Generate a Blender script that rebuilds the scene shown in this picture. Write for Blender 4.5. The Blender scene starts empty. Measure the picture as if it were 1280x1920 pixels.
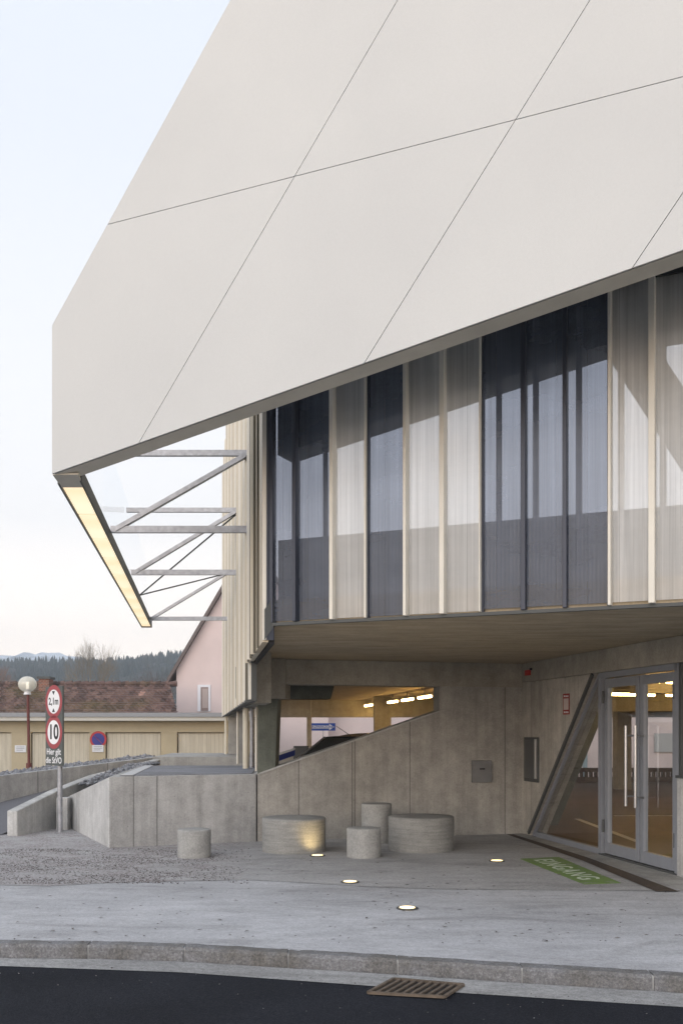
import bpy, bmesh, math, random
from mathutils import Vector, Matrix
random.seed(7)
R = math.radians
S = bpy.context.scene
COL = S.collection
F, CX, HY, CH = 1866.67, 640.0, 1370.0, 1.6      # focal length in photo pixels, centre column, horizon row, eye height

# ---------------------------------------------------------------- camera, world, sun, exposure
cd = bpy.data.cameras.new('camera'); cam = bpy.data.objects.new('camera', cd); COL.objects.link(cam)
cam.location = (0, 0, CH); cam.rotation_euler = (R(90), 0, 0)
cd.lens = 35; cd.sensor_width = 36; cd.shift_y = 410/1920; cd.clip_end = 6000; cd.clip_start = 0.05
S.camera = cam
S.render.resolution_x = 682; S.render.resolution_y = 1024
W = bpy.data.worlds.new('World'); S.world = W; W.use_nodes = True
wn = W.node_tree; bg = wn.nodes['Background']
sky = wn.nodes.new('ShaderNodeTexSky'); sky.sky_type = 'NISHITA'; sky.sun_disc = False
SUN_EL, SUN_AZ = 5.0, 205.0         # low sun behind the photographer, veiled
sky.sun_elevation = R(SUN_EL); sky.sun_rotation = R(SUN_AZ)
sky.air_density = 1.0; sky.dust_density = 3.5; sky.ozone_density = 1.6
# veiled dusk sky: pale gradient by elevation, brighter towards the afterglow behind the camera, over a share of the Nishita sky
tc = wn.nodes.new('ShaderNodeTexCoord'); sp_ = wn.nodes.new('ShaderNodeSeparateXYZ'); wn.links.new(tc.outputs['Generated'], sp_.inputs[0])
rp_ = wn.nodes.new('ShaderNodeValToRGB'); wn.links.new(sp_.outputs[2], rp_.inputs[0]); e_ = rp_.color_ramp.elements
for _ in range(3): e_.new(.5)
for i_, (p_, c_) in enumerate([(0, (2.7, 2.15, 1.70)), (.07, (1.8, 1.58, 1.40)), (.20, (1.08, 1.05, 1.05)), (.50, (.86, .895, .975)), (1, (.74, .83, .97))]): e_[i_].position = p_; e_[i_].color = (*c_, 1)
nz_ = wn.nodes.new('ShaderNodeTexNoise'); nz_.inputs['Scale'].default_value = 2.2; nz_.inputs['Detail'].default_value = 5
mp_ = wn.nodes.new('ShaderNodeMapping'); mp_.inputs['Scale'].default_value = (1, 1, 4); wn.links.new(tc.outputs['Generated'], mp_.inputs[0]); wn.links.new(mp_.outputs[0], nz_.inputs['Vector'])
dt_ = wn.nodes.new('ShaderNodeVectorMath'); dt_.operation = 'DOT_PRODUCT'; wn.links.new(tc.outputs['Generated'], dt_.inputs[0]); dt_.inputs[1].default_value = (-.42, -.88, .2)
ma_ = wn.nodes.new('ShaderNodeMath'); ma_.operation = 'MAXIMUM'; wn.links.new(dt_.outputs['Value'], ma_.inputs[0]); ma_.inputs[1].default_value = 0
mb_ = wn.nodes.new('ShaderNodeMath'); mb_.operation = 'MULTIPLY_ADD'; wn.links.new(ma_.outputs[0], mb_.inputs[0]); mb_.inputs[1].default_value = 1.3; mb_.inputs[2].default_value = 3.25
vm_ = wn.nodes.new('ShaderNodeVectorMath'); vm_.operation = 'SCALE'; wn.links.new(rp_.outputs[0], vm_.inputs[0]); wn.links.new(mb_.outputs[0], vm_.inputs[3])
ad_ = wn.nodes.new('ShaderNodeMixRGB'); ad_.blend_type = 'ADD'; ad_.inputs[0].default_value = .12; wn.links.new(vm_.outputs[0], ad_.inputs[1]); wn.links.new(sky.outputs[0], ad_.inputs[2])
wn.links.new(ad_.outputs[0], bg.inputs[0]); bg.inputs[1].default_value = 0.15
sl = bpy.data.lights.new('sun', 'SUN'); sl.energy = 0.5; sl.angle = R(50); sl.color = (1, .96, .92)
so = bpy.data.objects.new('sun', sl); COL.objects.link(so)
so.rotation_euler = (R(90-28), 0, R(180-SUN_AZ)+R(0))
S.view_settings.view_transform = 'Standard'; S.view_settings.look = 'None'
S.view_settings.exposure = 1.1; S.view_settings.gamma = 1.0

# ---------------------------------------------------------------- helpers
def P(px, py, Y): return Vector(((px-CX)/F*Y, Y, CH+(HY-py)/F*Y))
def G(px, py, z=0.0):
    Y = (CH-z)*F/(py-HY); return Vector(((px-CX)/F*Y, Y, z))
def zat(py, Y): return CH+(HY-py)/F*Y
class Line:
    def __init__(s, X0, Y0, ux, uy):
        l = math.hypot(ux, uy); s.o = Vector((X0, Y0)); s.u = Vector((ux/l, uy/l)); s.n = Vector((s.u.y, -s.u.x))
        if s.n.y > 0: s.n = -s.n
    def t(s, px):
        k = (px-CX)/F; return (k*s.o.y-s.o.x)/(s.u.x-k*s.u.y)
    def p(s, t, z, d=0.0):
        q = s.o+s.u*t+s.n*d; return Vector((q.x, q.y, z))
    def tz(s, px, py):
        t = s.t(px); Y = (s.o+s.u*t).y; return (t, zat(py, Y))

def hexf(*c): return (*c, 1)
class NT:
    def __init__(s, name):
        s.m = bpy.data.materials.new(name); s.m.use_nodes = True; s.t = s.m.node_tree
        s.b = s.t.nodes['Principled BSDF']; s.out = s.t.nodes['Material Output']
    def n(s, k, **kw):
        x = s.t.nodes.new(k)
        for a, v in kw.items(): setattr(x, a, v)
        return x
    def l(s, a, b): s.t.links.new(a, b)
    def pos(s): return s.n('ShaderNodeNewGeometry').outputs['Position']
    def math(s, op, a, b=None, c=None, clamp=False):
        x = s.n('ShaderNodeMath', operation=op, use_clamp=clamp)
        for i, v in enumerate((a, b, c)):
            if v is None: continue
            if isinstance(v, (int, float)): x.inputs[i].default_value = v
            else: s.l(v, x.inputs[i])
        return x.outputs[0]
    def mapp(s, vec, scale=(1,1,1), rot=(0,0,0)):
        x = s.n('ShaderNodeMapping'); x.inputs['Scale'].default_value = scale; x.inputs['Rotation'].default_value = rot
        s.l(vec, x.inputs[0]); return x.outputs[0]
    def noise(s, vec, scale, detail=4, rough=.55, dist=0):
        x = s.n('ShaderNodeTexNoise'); x.inputs['Scale'].default_value = scale; x.inputs['Detail'].default_value = detail
        x.inputs['Roughness'].default_value = rough; x.inputs['Distortion'].default_value = dist
        s.l(vec, x.inputs['Vector']); return x.outputs['Fac']
    def ramp(s, v, stops):
        x = s.n('ShaderNodeValToRGB'); e = x.color_ramp.elements
        while len(e) < len(stops): e.new(.5)
        for i, (p, c) in enumerate(stops): e[i].position = p; e[i].color = c if len(c) == 4 else (*c, 1)
        s.l(v, x.inputs[0]); return x.outputs[0]
    def mix(s, f, a, b, mode='MIX'):
        x = s.n('ShaderNodeMixRGB', blend_type=mode)
        for i, v in enumerate((f, a, b)):
            if isinstance(v, (int, float)): x.inputs[i].default_value = v
            elif isinstance(v, tuple): x.inputs[i].default_value = v if len(v) == 4 else (*v, 1)
            else: s.l(v, x.inputs[i])
        return x.outputs[0]
    def dot(s, vec, d):
        x = s.n('ShaderNodeVectorMath', operation='DOT_PRODUCT'); s.l(vec, x.inputs[0]); x.inputs[1].default_value = d
        return x.outputs['Value']
    def sepz(s, vec):
        x = s.n('ShaderNodeSeparateXYZ'); s.l(vec, x.inputs[0]); return x.outputs
    def bump(s, h, st=.3, dist=.01):
        x = s.n('ShaderNodeBump'); x.inputs['Strength'].default_value = st; x.inputs['Distance'].default_value = dist
        s.l(h, x.inputs['Height']); s.l(x.outputs[0], s.b.inputs['Normal'])
    def col(s, c):
        if isinstance(c, tuple): s.b.inputs['Base Color'].default_value = c if len(c) == 4 else (*c, 1)
        else: s.l(c, s.b.inputs['Base Color'])
    def set(s, **kw):
        for k, v in kw.items(): s.b.inputs[k.replace('_', ' ')].default_value = v

def sc(c, k): return tuple(min(1, x*k) for x in c)
def concrete(name, c, boards=None, joints=None, jdir=None, streak=.5, rough=.85, grain=1.0):
    """boards: (dir, width) board marks; joints: positions of dark vertical formwork joints along jdir"""
    m = NT(name); p = m.pos()
    big = m.noise(p, .9, 5, .6); mid = m.noise(p, 5, 5, .6); fine = m.noise(p, 45, 4, .7)
    st = m.noise(m.mapp(p, (5, 5, .35)), 1.6, 5, .65)
    base = m.ramp(big, [(.3, sc(c, .8)), (.52, c), (.72, sc(c, 1.16))])
    base = m.mix(.55, base, m.ramp(mid, [(.3, (.62,)*3), (.7, (1.1,)*3)]), 'MULTIPLY')
    base = m.mix(streak, base, m.ramp(st, [(.3, (.66, .66, .65)), (.62, (1.06,)*3)]), 'MULTIPLY')
    base = m.mix(.5*grain, base, m.ramp(fine, [(.3, (.62,)*3), (.65, (1.12,)*3)]), 'MULTIPLY')
    # pores: sparse dark dots
    v = m.n('ShaderNodeTexVoronoi'); v.inputs['Scale'].default_value = 9; m.l(p, v.inputs['Vector'])
    pore = m.ramp(v.outputs['Distance'], [(.04, (.55,)*3), (.10, (1,)*3)])
    base = m.mix(.6, base, pore, 'MULTIPLY')
    h = m.math('ADD', m.math('MULTIPLY', mid, .5), m.math('MULTIPLY', fine, .35))
    if boards:
        d, w = boards
        a = m.math('DIVIDE', m.dot(p, d), w)
        cell = m.math('FLOOR', a)
        wn_ = m.n('ShaderNodeTexWhiteNoise', noise_dimensions='1D'); m.l(cell, wn_.inputs['W'])
        fr = m.math('FRACT', a); e = m.math('MINIMUM', fr, m.math('SUBTRACT', 1.0, fr))
        ed = m.math('LESS_THAN', e, .035)
        base = m.mix(.5, base, m.ramp(wn_.outputs['Value'], [(0, (.8,)*3), (1, (1.1,)*3)]), 'MULTIPLY')
        base = m.mix(m.math('MULTIPLY', ed, .22), base, sc(c, .4))
        h = m.math('SUBTRACT', h, m.math('MULTIPLY', ed, .5))
    if joints:
        a = m.dot(p, jdir)
        wob = m.math('MULTIPLY', m.math('SUBTRACT', m.noise(p, 12), .5), .006)
        a = m.math('ADD', a, wob)
        acc = None
        for j in joints:
            w = .008
            if isinstance(j, tuple): j, w = j
            k = m.math('COMPARE', a, float(j), w)
            acc = k if acc is None else m.math('MAXIMUM', acc, k)
        base = m.mix(m.math('MULTIPLY', acc, .68), base, sc(c, .25))
        h = m.math('SUBTRACT', h, acc)
    m.col(base); m.set(Roughness=rough, Specular_IOR_Level=.25); m.bump(h, .35, .012)
    return m.m
def plain(name, c, rough=.6, metal=0, nz=0, nscale=8, bump=0, spec=.4):
    m = NT(name)
    if nz:
        p = m.pos(); a = m.noise(p, nscale, 5, .6)
        m.col(m.ramp(a, [(.3, sc(c, 1-nz)), (.7, sc(c, 1+nz))]))
        if bump: m.bump(a, bump, .005)
    else: m.col(c)
    m.set(Roughness=rough, Metallic=metal, Specular_IOR_Level=spec)
    return m.m
def emit(name, c, st):
    m = NT(name); m.col((.8, .8, .8)); m.b.inputs['Emission Color'].default_value = (*c, 1); m.b.inputs['Emission Strength'].default_value = st
    return m.m

class MB:
    """collects geometry in world coordinates"""
    def __init__(s): s.v = []; s.f = []
    def add(s, vs, fs):
        o = len(s.v); s.v += [Vector(x) for x in vs]; s.f += [tuple(i+o for i in f) for f in fs]; return s
    def prism(s, pts, ext):
        n = len(pts); e = Vector(ext); vs = [Vector(p) for p in pts]+[Vector(p)+e for p in pts]
        fs = [tuple(range(n)), tuple(range(2*n-1, n-1, -1))]+[(i, (i+1) % n, n+(i+1) % n, n+i) for i in range(n)]
        return s.add(vs, fs)
    def box(s, a, b):
        x0, y0, z0 = a; x1, y1, z1 = b
        return s.prism([(x0,y0,z0),(x1,y0,z0),(x1,y1,z0),(x0,y1,z0)], (0,0,z1-z0))
    def bar(s, a, b, w, h, up=(0,0,1)):
        a = Vector(a); b = Vector(b); d = (b-a).normalized(); upv = Vector(up)
        if abs(d.dot(upv)) > .98: upv = Vector((1,0,0))
        sd = d.cross(upv).normalized()*w/2; u2 = sd.cross(d).normalized()*h/2
        return s.prism([a-sd-u2, a+sd-u2, a+sd+u2, a-sd+u2], b-a)
    def tube(s, a, b, r0, r1=None, n=12, cap=True):
        a = Vector(a); b = Vector(b); r1 = r0 if r1 is None else r1; d = (b-a).normalized()
        x = d.orthogonal().normalized(); y = d.cross(x); vs = []
        for c, r in ((a, r0), (b, r1)):
            for i in range(n):
                t = 2*math.pi*i/n; vs.append(c+x*math.cos(t)*r+y*math.sin(t)*r)
        fs = [(i, (i+1) % n, n+(i+1) % n, n+i) for i in range(n)]
        if cap: fs += [tuple(range(n-1, -1, -1)), tuple(range(n, 2*n))]
        return s.add(vs, fs)
    def lathe(s, c, prof, n=48):
        c = Vector(c); vs = []
        for r, z in prof:
            for i in range(n):
                t = 2*math.pi*i/n; vs.append(c+Vector((r*math.cos(t), r*math.sin(t), z)))
        fs = []
        for k in range(len(prof)-1):
            for i in range(n):
                fs.append((k*n+i, k*n+(i+1) % n, (k+1)*n+(i+1) % n, (k+1)*n+i))
        fs += [tuple(range(n-1, -1, -1)), tuple(range((len(prof)-1)*n, len(prof)*n))]
        return s.add(vs, fs)
    def build(s, name, mat, parent=None, smooth=False, bevel=0, recalc=True):
        me = bpy.data.meshes.new(name)
        if parent is not None: off = world_loc(parent)
        else:
            xs = [v.x for v in s.v]; ys = [v.y for v in s.v]; zs = [v.z for v in s.v]
            off = Vector(((min(xs)+max(xs))/2, (min(ys)+max(ys))/2, min(zs)))
        me.from_pydata([tuple(v-off) for v in s.v], [], s.f)
        if recalc:
            bm = bmesh.new(); bm.from_mesh(me); bmesh.ops.recalc_face_normals(bm, faces=bm.faces); bm.to_mesh(me); bm.free()
        if mat: me.materials.append(mat)
        o = bpy.data.objects.new(name, me); COL.objects.link(o)
        if parent is not None: o.parent = parent
        else: o.location = off
        if smooth:
            for p_ in me.polygons: p_.use_smooth = True
            try: me.set_sharp_from_angle(angle=R(40))
            except Exception: pass
        if bevel:
            b = o.modifiers.new('bevel', 'BEVEL'); b.width = bevel; b.segments = 2; b.limit_method = 'ANGLE'
        return o
def world_loc(o):
    v = Vector((0,0,0))
    while o is not None: v += o.location; o = o.parent
    return v
def tag(o, label=None, cat=None, group=None, kind=None):
    if label: o['label'] = label
    if cat: o['category'] = cat
    if group: o['group'] = group
    if kind: o['kind'] = kind
    return o
def empty(name, loc, label, cat, group=None):
    o = bpy.data.objects.new(name, None); COL.objects.link(o); o.location = loc; o.empty_display_size = .2
    return tag(o, label, cat, group)
def copy_tree(o, parent=None):
    c = o.copy(); COL.objects.link(c); c.parent = parent
    for ch in list(o.children): copy_tree(ch, c)
    return c
def text(name, body, size, mat, parent, origin, xdir, ydir, ext=.002, align='CENTER', bold=0.0, spc=1.0):
    cu = bpy.data.curves.new(name, 'FONT'); cu.body = body; cu.size = size; cu.extrude = ext; cu.align_x = align; cu.align_y = 'CENTER'; cu.offset = bold
    cu.space_line = 1.0; cu.space_character = spc
    tmp = bpy.data.objects.new('tmp', cu); COL.objects.link(tmp)
    dg = bpy.context.evaluated_depsgraph_get(); me = bpy.data.meshes.new_from_object(tmp.evaluated_get(dg))
    bpy.data.objects.remove(tmp); me.name = name
    x = Vector(xdir).normalized(); y = Vector(ydir).normalized(); z = x.cross(y).normalized()
    M = Matrix((x, y, z)).transposed()
    off = Vector(origin)-world_loc(parent)
    for v in me.vertices: v.co = M @ v.co+off
    me.materials.clear(); me.materials.append(mat)
    o = bpy.data.objects.new(name, me); COL.objects.link(o); o.parent = parent
    return o
def struct(o, label=None):
    o['kind'] = 'structure'
    if label: o['label'] = label
    return o

# ---------------------------------------------------------------- reference lines of the building (plan)
UG = (.911, -.412)
GL = Line(-.662, 9.89, *UG)            # glazed upper front
SCR = Line(-2.69, 9.26, *UG)           # white screen in front of it
WG = Line(-.78, 9.85, -.1388, .9903)   # ribbed side wing going back
AL = Line(-1.208, 14.36, 4.01, 1.12)   # back wall of the entrance recess
DW = Line(2.80, 15.48, .875, -4.5)     # door wall
DWn = DW.n if DW.n.x < 0 else -DW.n; DW.n = DWn
SOF = 2.64
def WP(Y, z, d=0.0):                   # point on the wing by depth; d>0 outwards (left)
    t = (Y-WG.o.y)/WG.u.y; q = WG.o+WG.u*t+Vector((-.9903, -.1388))*d; return Vector((q.x, q.y, z))

# ---------------------------------------------------------------- materials
ug3 = (GL.u.x, GL.u.y, 0)
M_screen = NT('screen_white')
_p = M_screen.pos(); _a = M_screen.noise(_p, .7, 4, .5); _b = M_screen.noise(_p, 60, 2)
M_screen.col(M_screen.mix(.3, M_screen.ramp(_a, [(.28, (.550, .558, .560)), (.72, (.592, .600, .598))]), M_screen.ramp(_b, [(.3, (.9,)*3), (.7, (1,)*3)]), 'MULTIPLY'))
M_screen.set(Roughness=.55, Specular_IOR_Level=.3); M_screen = M_screen.m
M_lip = plain('screen_underside', (.64, .61, .54), .6, nz=.08, nscale=3)
M_dark = plain('dark_gap', (.01, .01, .012), .8)
M_galv = plain('galvanised_steel', (.36, .37, .40), .45, .55, nz=.22, nscale=14)
M_cream = plain('cream_painted_metal', (.60, .56, .46), .45, nz=.06, nscale=3)
M_cream2 = plain('pale_cream_metal', (.72, .69, .62), .45, nz=.05, nscale=3)
M_navy = plain('dark_blue_metal', (.045, .052, .075), .4, .2)
M_flash = plain('dark_flashing', (.075, .08, .08), .55)
M_alu = plain('aluminium_frame', (.31, .33, .375), .45, .25, nz=.05)
M_steel = plain('brushed_steel', (.55, .56, .58), .28, .9)
M_conc = concrete('concrete', (.40, .395, .38))
M_conc_beam = concrete('concrete_beam', (.40, .375, .325), streak=.3)
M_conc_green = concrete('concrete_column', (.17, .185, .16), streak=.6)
M_conc_board = concrete('board_marked_concrete', (.56, .56, .555), boards=((.5, .87, 0), .13), streak=.5)
jl = [AL.t(x) for x in (560, 768, 947)]
al0 = AL.o.dot(AL.u)
M_alcove = concrete('recess_wall_concrete', (.42, .405, .38), joints=[al0+AL.t(560), (al0+AL.t(660), .01), (al0+AL.t(665), .01), al0+AL.t(768), al0+AL.t(946)], jdir=(AL.u.x, AL.u.y, 0))
M_ter = concrete('terrace_concrete', (.27, .275, .28), joints=[(-2.95+.12*0, .010)], jdir=(1, .0, 0))
M_doorwall = concrete('door_wall_concrete', (.50, .475, .43), boards=((DW.u.x, DW.u.y, 0), .42), streak=.5)
M_stool = concrete('cast_concrete', (.40, .40, .39), streak=.25, grain=1.3)
M_table = concrete('layered_concrete', (.25, .25, .235), streak=.2, grain=1.5)
M_red = plain('red_paint', (.55, .03, .025), .5)
M_white = plain('white_paint', (.8, .8, .82), .5)
M_black = plain('black_paint', (.02, .02, .022), .5)
M_blue = plain('blue_paint', (.03, .09, .42), .5)
M_signgrey = plain('sign_grey', (.085, .095, .09), .5, nz=.06)
# soffit: brown dirty board concrete
m = NT('soffit_concrete'); p = m.pos()
g1 = m.noise(m.mapp(p, (1, 7, 1), (0, 0, .2)), 1.4, 6, .6); g2 = m.noise(p, 4, 5, .65); g3 = m.noise(p, 35, 3, .6)
b_ = m.ramp(g1, [(.3, (.34, .275, .18)), (.55, (.44, .36, .25)), (.75, (.53, .45, .33))])
b_ = m.mix(.5, b_, m.ramp(g2, [(.3, (.65,)*3), (.7, (1.15,)*3)]), 'MULTIPLY'); b_ = m.mix(.4, b_, m.ramp(g3, [(.3, (.7,)*3), (.7, (1.1,)*3)]), 'MULTIPLY')
m.col(b_); m.set(Roughness=.8); m.bump(g2, .2, .01); M_soffit = m.m
# translucent ribbed panels
def ribbed(name, diffc, transc, fac, rough, spacing=.035, gloss=.35):
    m = NT(name); p = m.pos(); a = m.dot(p, ug3)
    w = m.math('SINE', m.math('MULTIPLY', a, 2*math.pi/spacing))
    st = m.noise(m.mapp(p, (9, 9, .12)), 2.2, 5, .7); st2 = m.noise(m.mapp(p, (30, 30, .3)), 2.5, 3, .6)
    big = m.noise(p, 1.1, 3)
    seam = m.math('LESS_THAN', m.math('FRACT', m.math('MULTIPLY', a, 1/.27)), .03)
    c = m.ramp(st, [(.3, sc(diffc, .72)), (.7, sc(diffc, 1.2))])
    c = m.mix(.5, c, m.ramp(st2, [(.3, (.78,)*3), (.7, (1.1,)*3)]), 'MULTIPLY')
    c = m.mix(m.math('MULTIPLY', seam, .45), c, sc(diffc, .4)); m.col(c)
    m.set(Roughness=rough, Specular_IOR_Level=gloss); m.bump(w, .12, .004)
    tr = m.n('ShaderNodeBsdfTransparent'); m.l(m.mix(.6, transc, m.ramp(st2, [(.3, (.75,)*3), (.7, (1,)*3)]), 'MULTIPLY'), tr.inputs[0])
    tl = m.n('ShaderNodeBsdfTranslucent'); m.l(c, tl.inputs[0])
    ms = m.n('ShaderNodeMixShader'); ms.inputs[0].default_value = .3; m.l(m.b.outputs[0], ms.inputs[1]); m.l(tl.outputs[0], ms.inputs[2])
    mx = m.n('ShaderNodeMixShader')
    cl = m.noise(m.mapp(p, (.8, .8, 2.2)), 1.5, 4, .55)  # cloud bands of the sky painted into the panel's see-through share
    f = m.math('MULTIPLY', m.math('MULTIPLY', m.ramp(st, [(.25, (.8,)*3), (.75, (1.15,)*3)]), m.ramp(cl, [(.32, (.78,)*3), (.66, (1.0,)*3)])), fac, clamp=True)
    m.l(f, mx.inputs[0]); m.l(ms.outputs[0], mx.inputs[1]); m.l(tr.outputs[0], mx.inputs[2]); m.l(mx.outputs[0], m.out.inputs[0])
    return m.m
M_pdark = ribbed('smoked_ribbed_panel', (.16, .19, .26), (.50, .53, .61), .55, .25, gloss=.7)
M_ppale = ribbed('pale_ribbed_panel', (.80, .80, .79), (.97, .97, .99), .38, .35, gloss=.5)
# clear glass
def glass(name, tint=(.85, .9, .9), refl=.10):
    m = NT(name); tr = m.n('ShaderNodeBsdfTransparent'); tr.inputs[0].default_value = (*tint, 1)
    gl = m.n('ShaderNodeBsdfGlossy'); gl.inputs['Roughness'].default_value = .02; gl.inputs[0].default_value = (.9, .95, 1, 1)
    fr = m.n('ShaderNodeFresnel'); fr.inputs[0].default_value = 1.45
    mx = m.n('ShaderNodeMixShader'); m.l(m.math('MULTIPLY', fr.outputs[0], refl*10, clamp=True), mx.inputs[0]); m.l(tr.outputs[0], mx.inputs[1]); m.l(gl.outputs[0], mx.inputs[2])
    m.l(mx.outputs[0], m.out.inputs[0]); return m.m
M_glass = glass('door_glass', (.80, .80, .78), .02)
M_sglass = glass('clear_side_glass', (.985, .985, .985), .03)
M_tube = emit('warm_tube', (1, .62, .20), 22)
_m = NT('strip_diffuser'); _p = _m.pos(); _y = _m.sepz(_p)[1]; _m.col((.8,.8,.8))
_tubes = _m.math('ABSOLUTE', _m.math('SINE', _m.math('MULTIPLY', _y, 2.2)))
_n = _m.noise(_p, 3, 4)
_m.l(_m.ramp(_m.math('MULTIPLY', _m.math('ADD', _tubes, _n), .5), [(.2, (.95, .68, .36)), (.8, (1, .84, .56))]), _m.b.inputs['Emission Color']); _m.b.inputs['Emission Strength'].default_value = .46; M_strip = _m.m
M_lens = emit('ground_lamp_lens', (1, .72, .30), 1.15)
# ground
def paving(name, c, speck=.5, debris=True):
    m = NT(name); p = m.pos()
    big = m.noise(p, .45, 5, .6); mid = m.noise(m.mapp(p, (1, 2.2, 1)), 2.5, 5, .65); fine = m.noise(p, 70, 3, .75); f2 = m.noise(p, 22, 4, .8)
    wear = m.noise(m.mapp(p, (.6, 1.6, 1)), .9, 7, .7, 1.2)
    b = m.ramp(big, [(.3, sc(c, .80)), (.7, sc(c, 1.14))])
    b = m.mix(.6, b, m.ramp(wear, [(.36, (.68, .67, .66)), (.47, (1, 1, 1)), (.62, (1.08, 1.08, 1.09))]), 'MULTIPLY')
    b = m.mix(.6, b, m.ramp(mid, [(.3, (.74,)*3), (.65, (1.08,)*3)]), 'MULTIPLY')
    b = m.mix(speck, b, m.ramp(fine, [(.32, (.55,)*3), (.62, (1.15,)*3)]), 'MULTIPLY')
    b = m.mix(speck, b, m.ramp(f2, [(.34, (.6,)*3), (.6, (1.08,)*3)]), 'MULTIPLY')
    m.col(b); m.set(Roughness=.9, Specular_IOR_Level=.2); m.bump(m.math('ADD', fine, f2), .35, .006)
    return m
M_side = paving('sidewalk_concrete', (.475, .475, .49)).m
m = paving('entrance_paving', (.42, .415, .415)); p = m.pos()
base_sock = m.b.inputs['Base Color'].links[0].from_socket
# loose gravel on the left, thinning to the right
x, y, z = m.sepz(p)[:3]
mask = m.math('SUBTRACT', m.math('MULTIPLY', m.math('ADD', x, .85), -1.1), 0.0, clamp=True)
gn = m.noise(m.mapp(p, (1, 2.6, 1)), 2.2, 6, .7); gf = m.noise(m.mapp(p, (1, 1.6, 1)), 26, 5, .8)
gm = m.math('MULTIPLY', mask, m.math('MULTIPLY', m.math('SUBTRACT', gn, .40), 6, clamp=True), clamp=True)
gc = m.ramp(gf, [(.36, (.10, .075, .07)), (.5, (.26, .235, .23)), (.62, (.55, .55, .58))])
m.col(m.mix(gm, base_sock, gc)); M_ent = m.m
m = NT('asphalt'); p = m.pos(); a = m.noise(p, 90, 3, .8); b2 = m.noise(p, 1.2, 4)
c_ = m.ramp(a, [(.35, (.009, .010, .013)), (.6, (.022, .024, .031)), (.80, (.07, .07, .08))])
m.col(m.mix(.5, c_, m.ramp(b2, [(.3, (.6,)*3), (.7, (1.35,)*3)]), 'MULTIPLY')); m.set(Roughness=.95, Specular_IOR_Level=.12); m.bump(a, .7, .008); M_asph = m.m
m = NT('old_asphalt'); p = m.pos(); a = m.noise(p, 50, 3, .8); m.col(m.ramp(a, [(.3, (.07,.07,.08)), (.7, (.13,.13,.145))])); m.set(Roughness=.85); M_asph2 = m.m
m = NT('granite'); p = m.pos(); a = m.noise(p, 60, 4, .85); b2 = m.noise(p, 3.5, 4); c2 = m.noise(p, 18, 4, .7)
c_ = m.ramp(a, [(.3, (.10, .102, .11)), (.5, (.20, .20, .205)), (.68, (.33, .33, .335))])
c_ = m.mix(.7, c_, m.ramp(b2, [(.35, (.55, .5, .42)), (.6, (1,1,1.02))]), 'MULTIPLY'); m.col(m.mix(.6, c_, m.ramp(c2, [(.3, (.6,)*3), (.65, (1.15,)*3)]), 'MULTIPLY'))
m.set(Roughness=.75); m.bump(m.math('ADD', a, c2), .8, .015); M_granite = m.m
m = paving('gutter_concrete', (.36, .355, .35), .7); M_gut = m.m
M_mortar = plain('mortar', (.42, .42, .42), .9, nz=.15, nscale=20)

# ================================================================ GROUND AND STREET
kt = [(-900,1752),(-400,1762),(0,1770),(170,1771.5),(340,1776),(530,1787),(740,1799),(975,1814),(1220,1828),(1280,1832),(1700,1858),(2300,1900)]
ktop = [G(a, b) for a, b in kt]
def lerp_at(tab, x):
    for (a, b), (c, d) in zip(tab, tab[1:]):
        if a <= x <= c: return b+(d-b)*(x-a)/(c-a)
    return tab[-1][1]
gut = [(-900,1790),(0,1811),(340,1823),(690,1848),(870,1862),(1280,1888),(2300,1960)]
ROADZ = -.105
# terrain: street level falling behind the garages
mb = MB()
xs = [-1100,-300,-100,-40,-20,-8,0,8,20,40,100,300,1100]; ys = [-65,-10,4,6,8.2,19.9,24.5,29.5,31.5,60,120,300,700,930]
def gz(y): return -.16 if y < 29 else (-.5 if y < 35 else -.52)
for j, y in enumerate(ys):
    for i, x in enumerate(xs): mb.v.append(Vector((x, y, gz(y))))
n = len(xs)
for j in range(len(ys)-1):
    for i in range(n-1): mb.f.append((j*n+i, j*n+i+1, (j+1)*n+i+1, (j+1)*n+i))
m = NT('field_ground'); p = m.pos(); a = m.noise(p, .08, 5); m.col(m.ramp(a, [(.3, (.09,.09,.065)), (.7, (.15,.14,.11))])); m.set(Roughness=.95)
struct(mb.build('ground', m.m), 'dull brown ground stretching away to the hills')
# road
mb = MB(); fr = []
for px in range(-900, 2301, 100):
    q = G(px, lerp_at(gut, px), ROADZ); fr.append(q)
mb.add([(q.x, q.y, ROADZ) for q in fr]+[(q.x*1.0, -8, ROADZ) for q in fr], [(i, i+1, len(fr)+i+1, len(fr)+i) for i in range(len(fr)-1)])
struct(mb.build('road', M_asph), 'fresh black asphalt road in the foreground')
# gutter strip
def offset_curve(px_list, tab, z): return [G(px, lerp_at(tab, px), z) for px in px_list]
pxs = list(range(-900, 2301, 40))
fa = [G(px, lerp_at(kt, px)) for px in pxs]; fb = offset_curve(pxs, gut, ROADZ+.004)
mb = MB(); mb.add([(q.x, q.y-.02, ROADZ+.004) for q in fa]+[tuple(q) for q in fb], [(i, i+1, len(pxs)+i+1, len(pxs)+i) for i in range(len(pxs)-1)])
struct(mb.build('gutter', M_gut), 'pale worn concrete gutter strip along the kerb')
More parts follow.
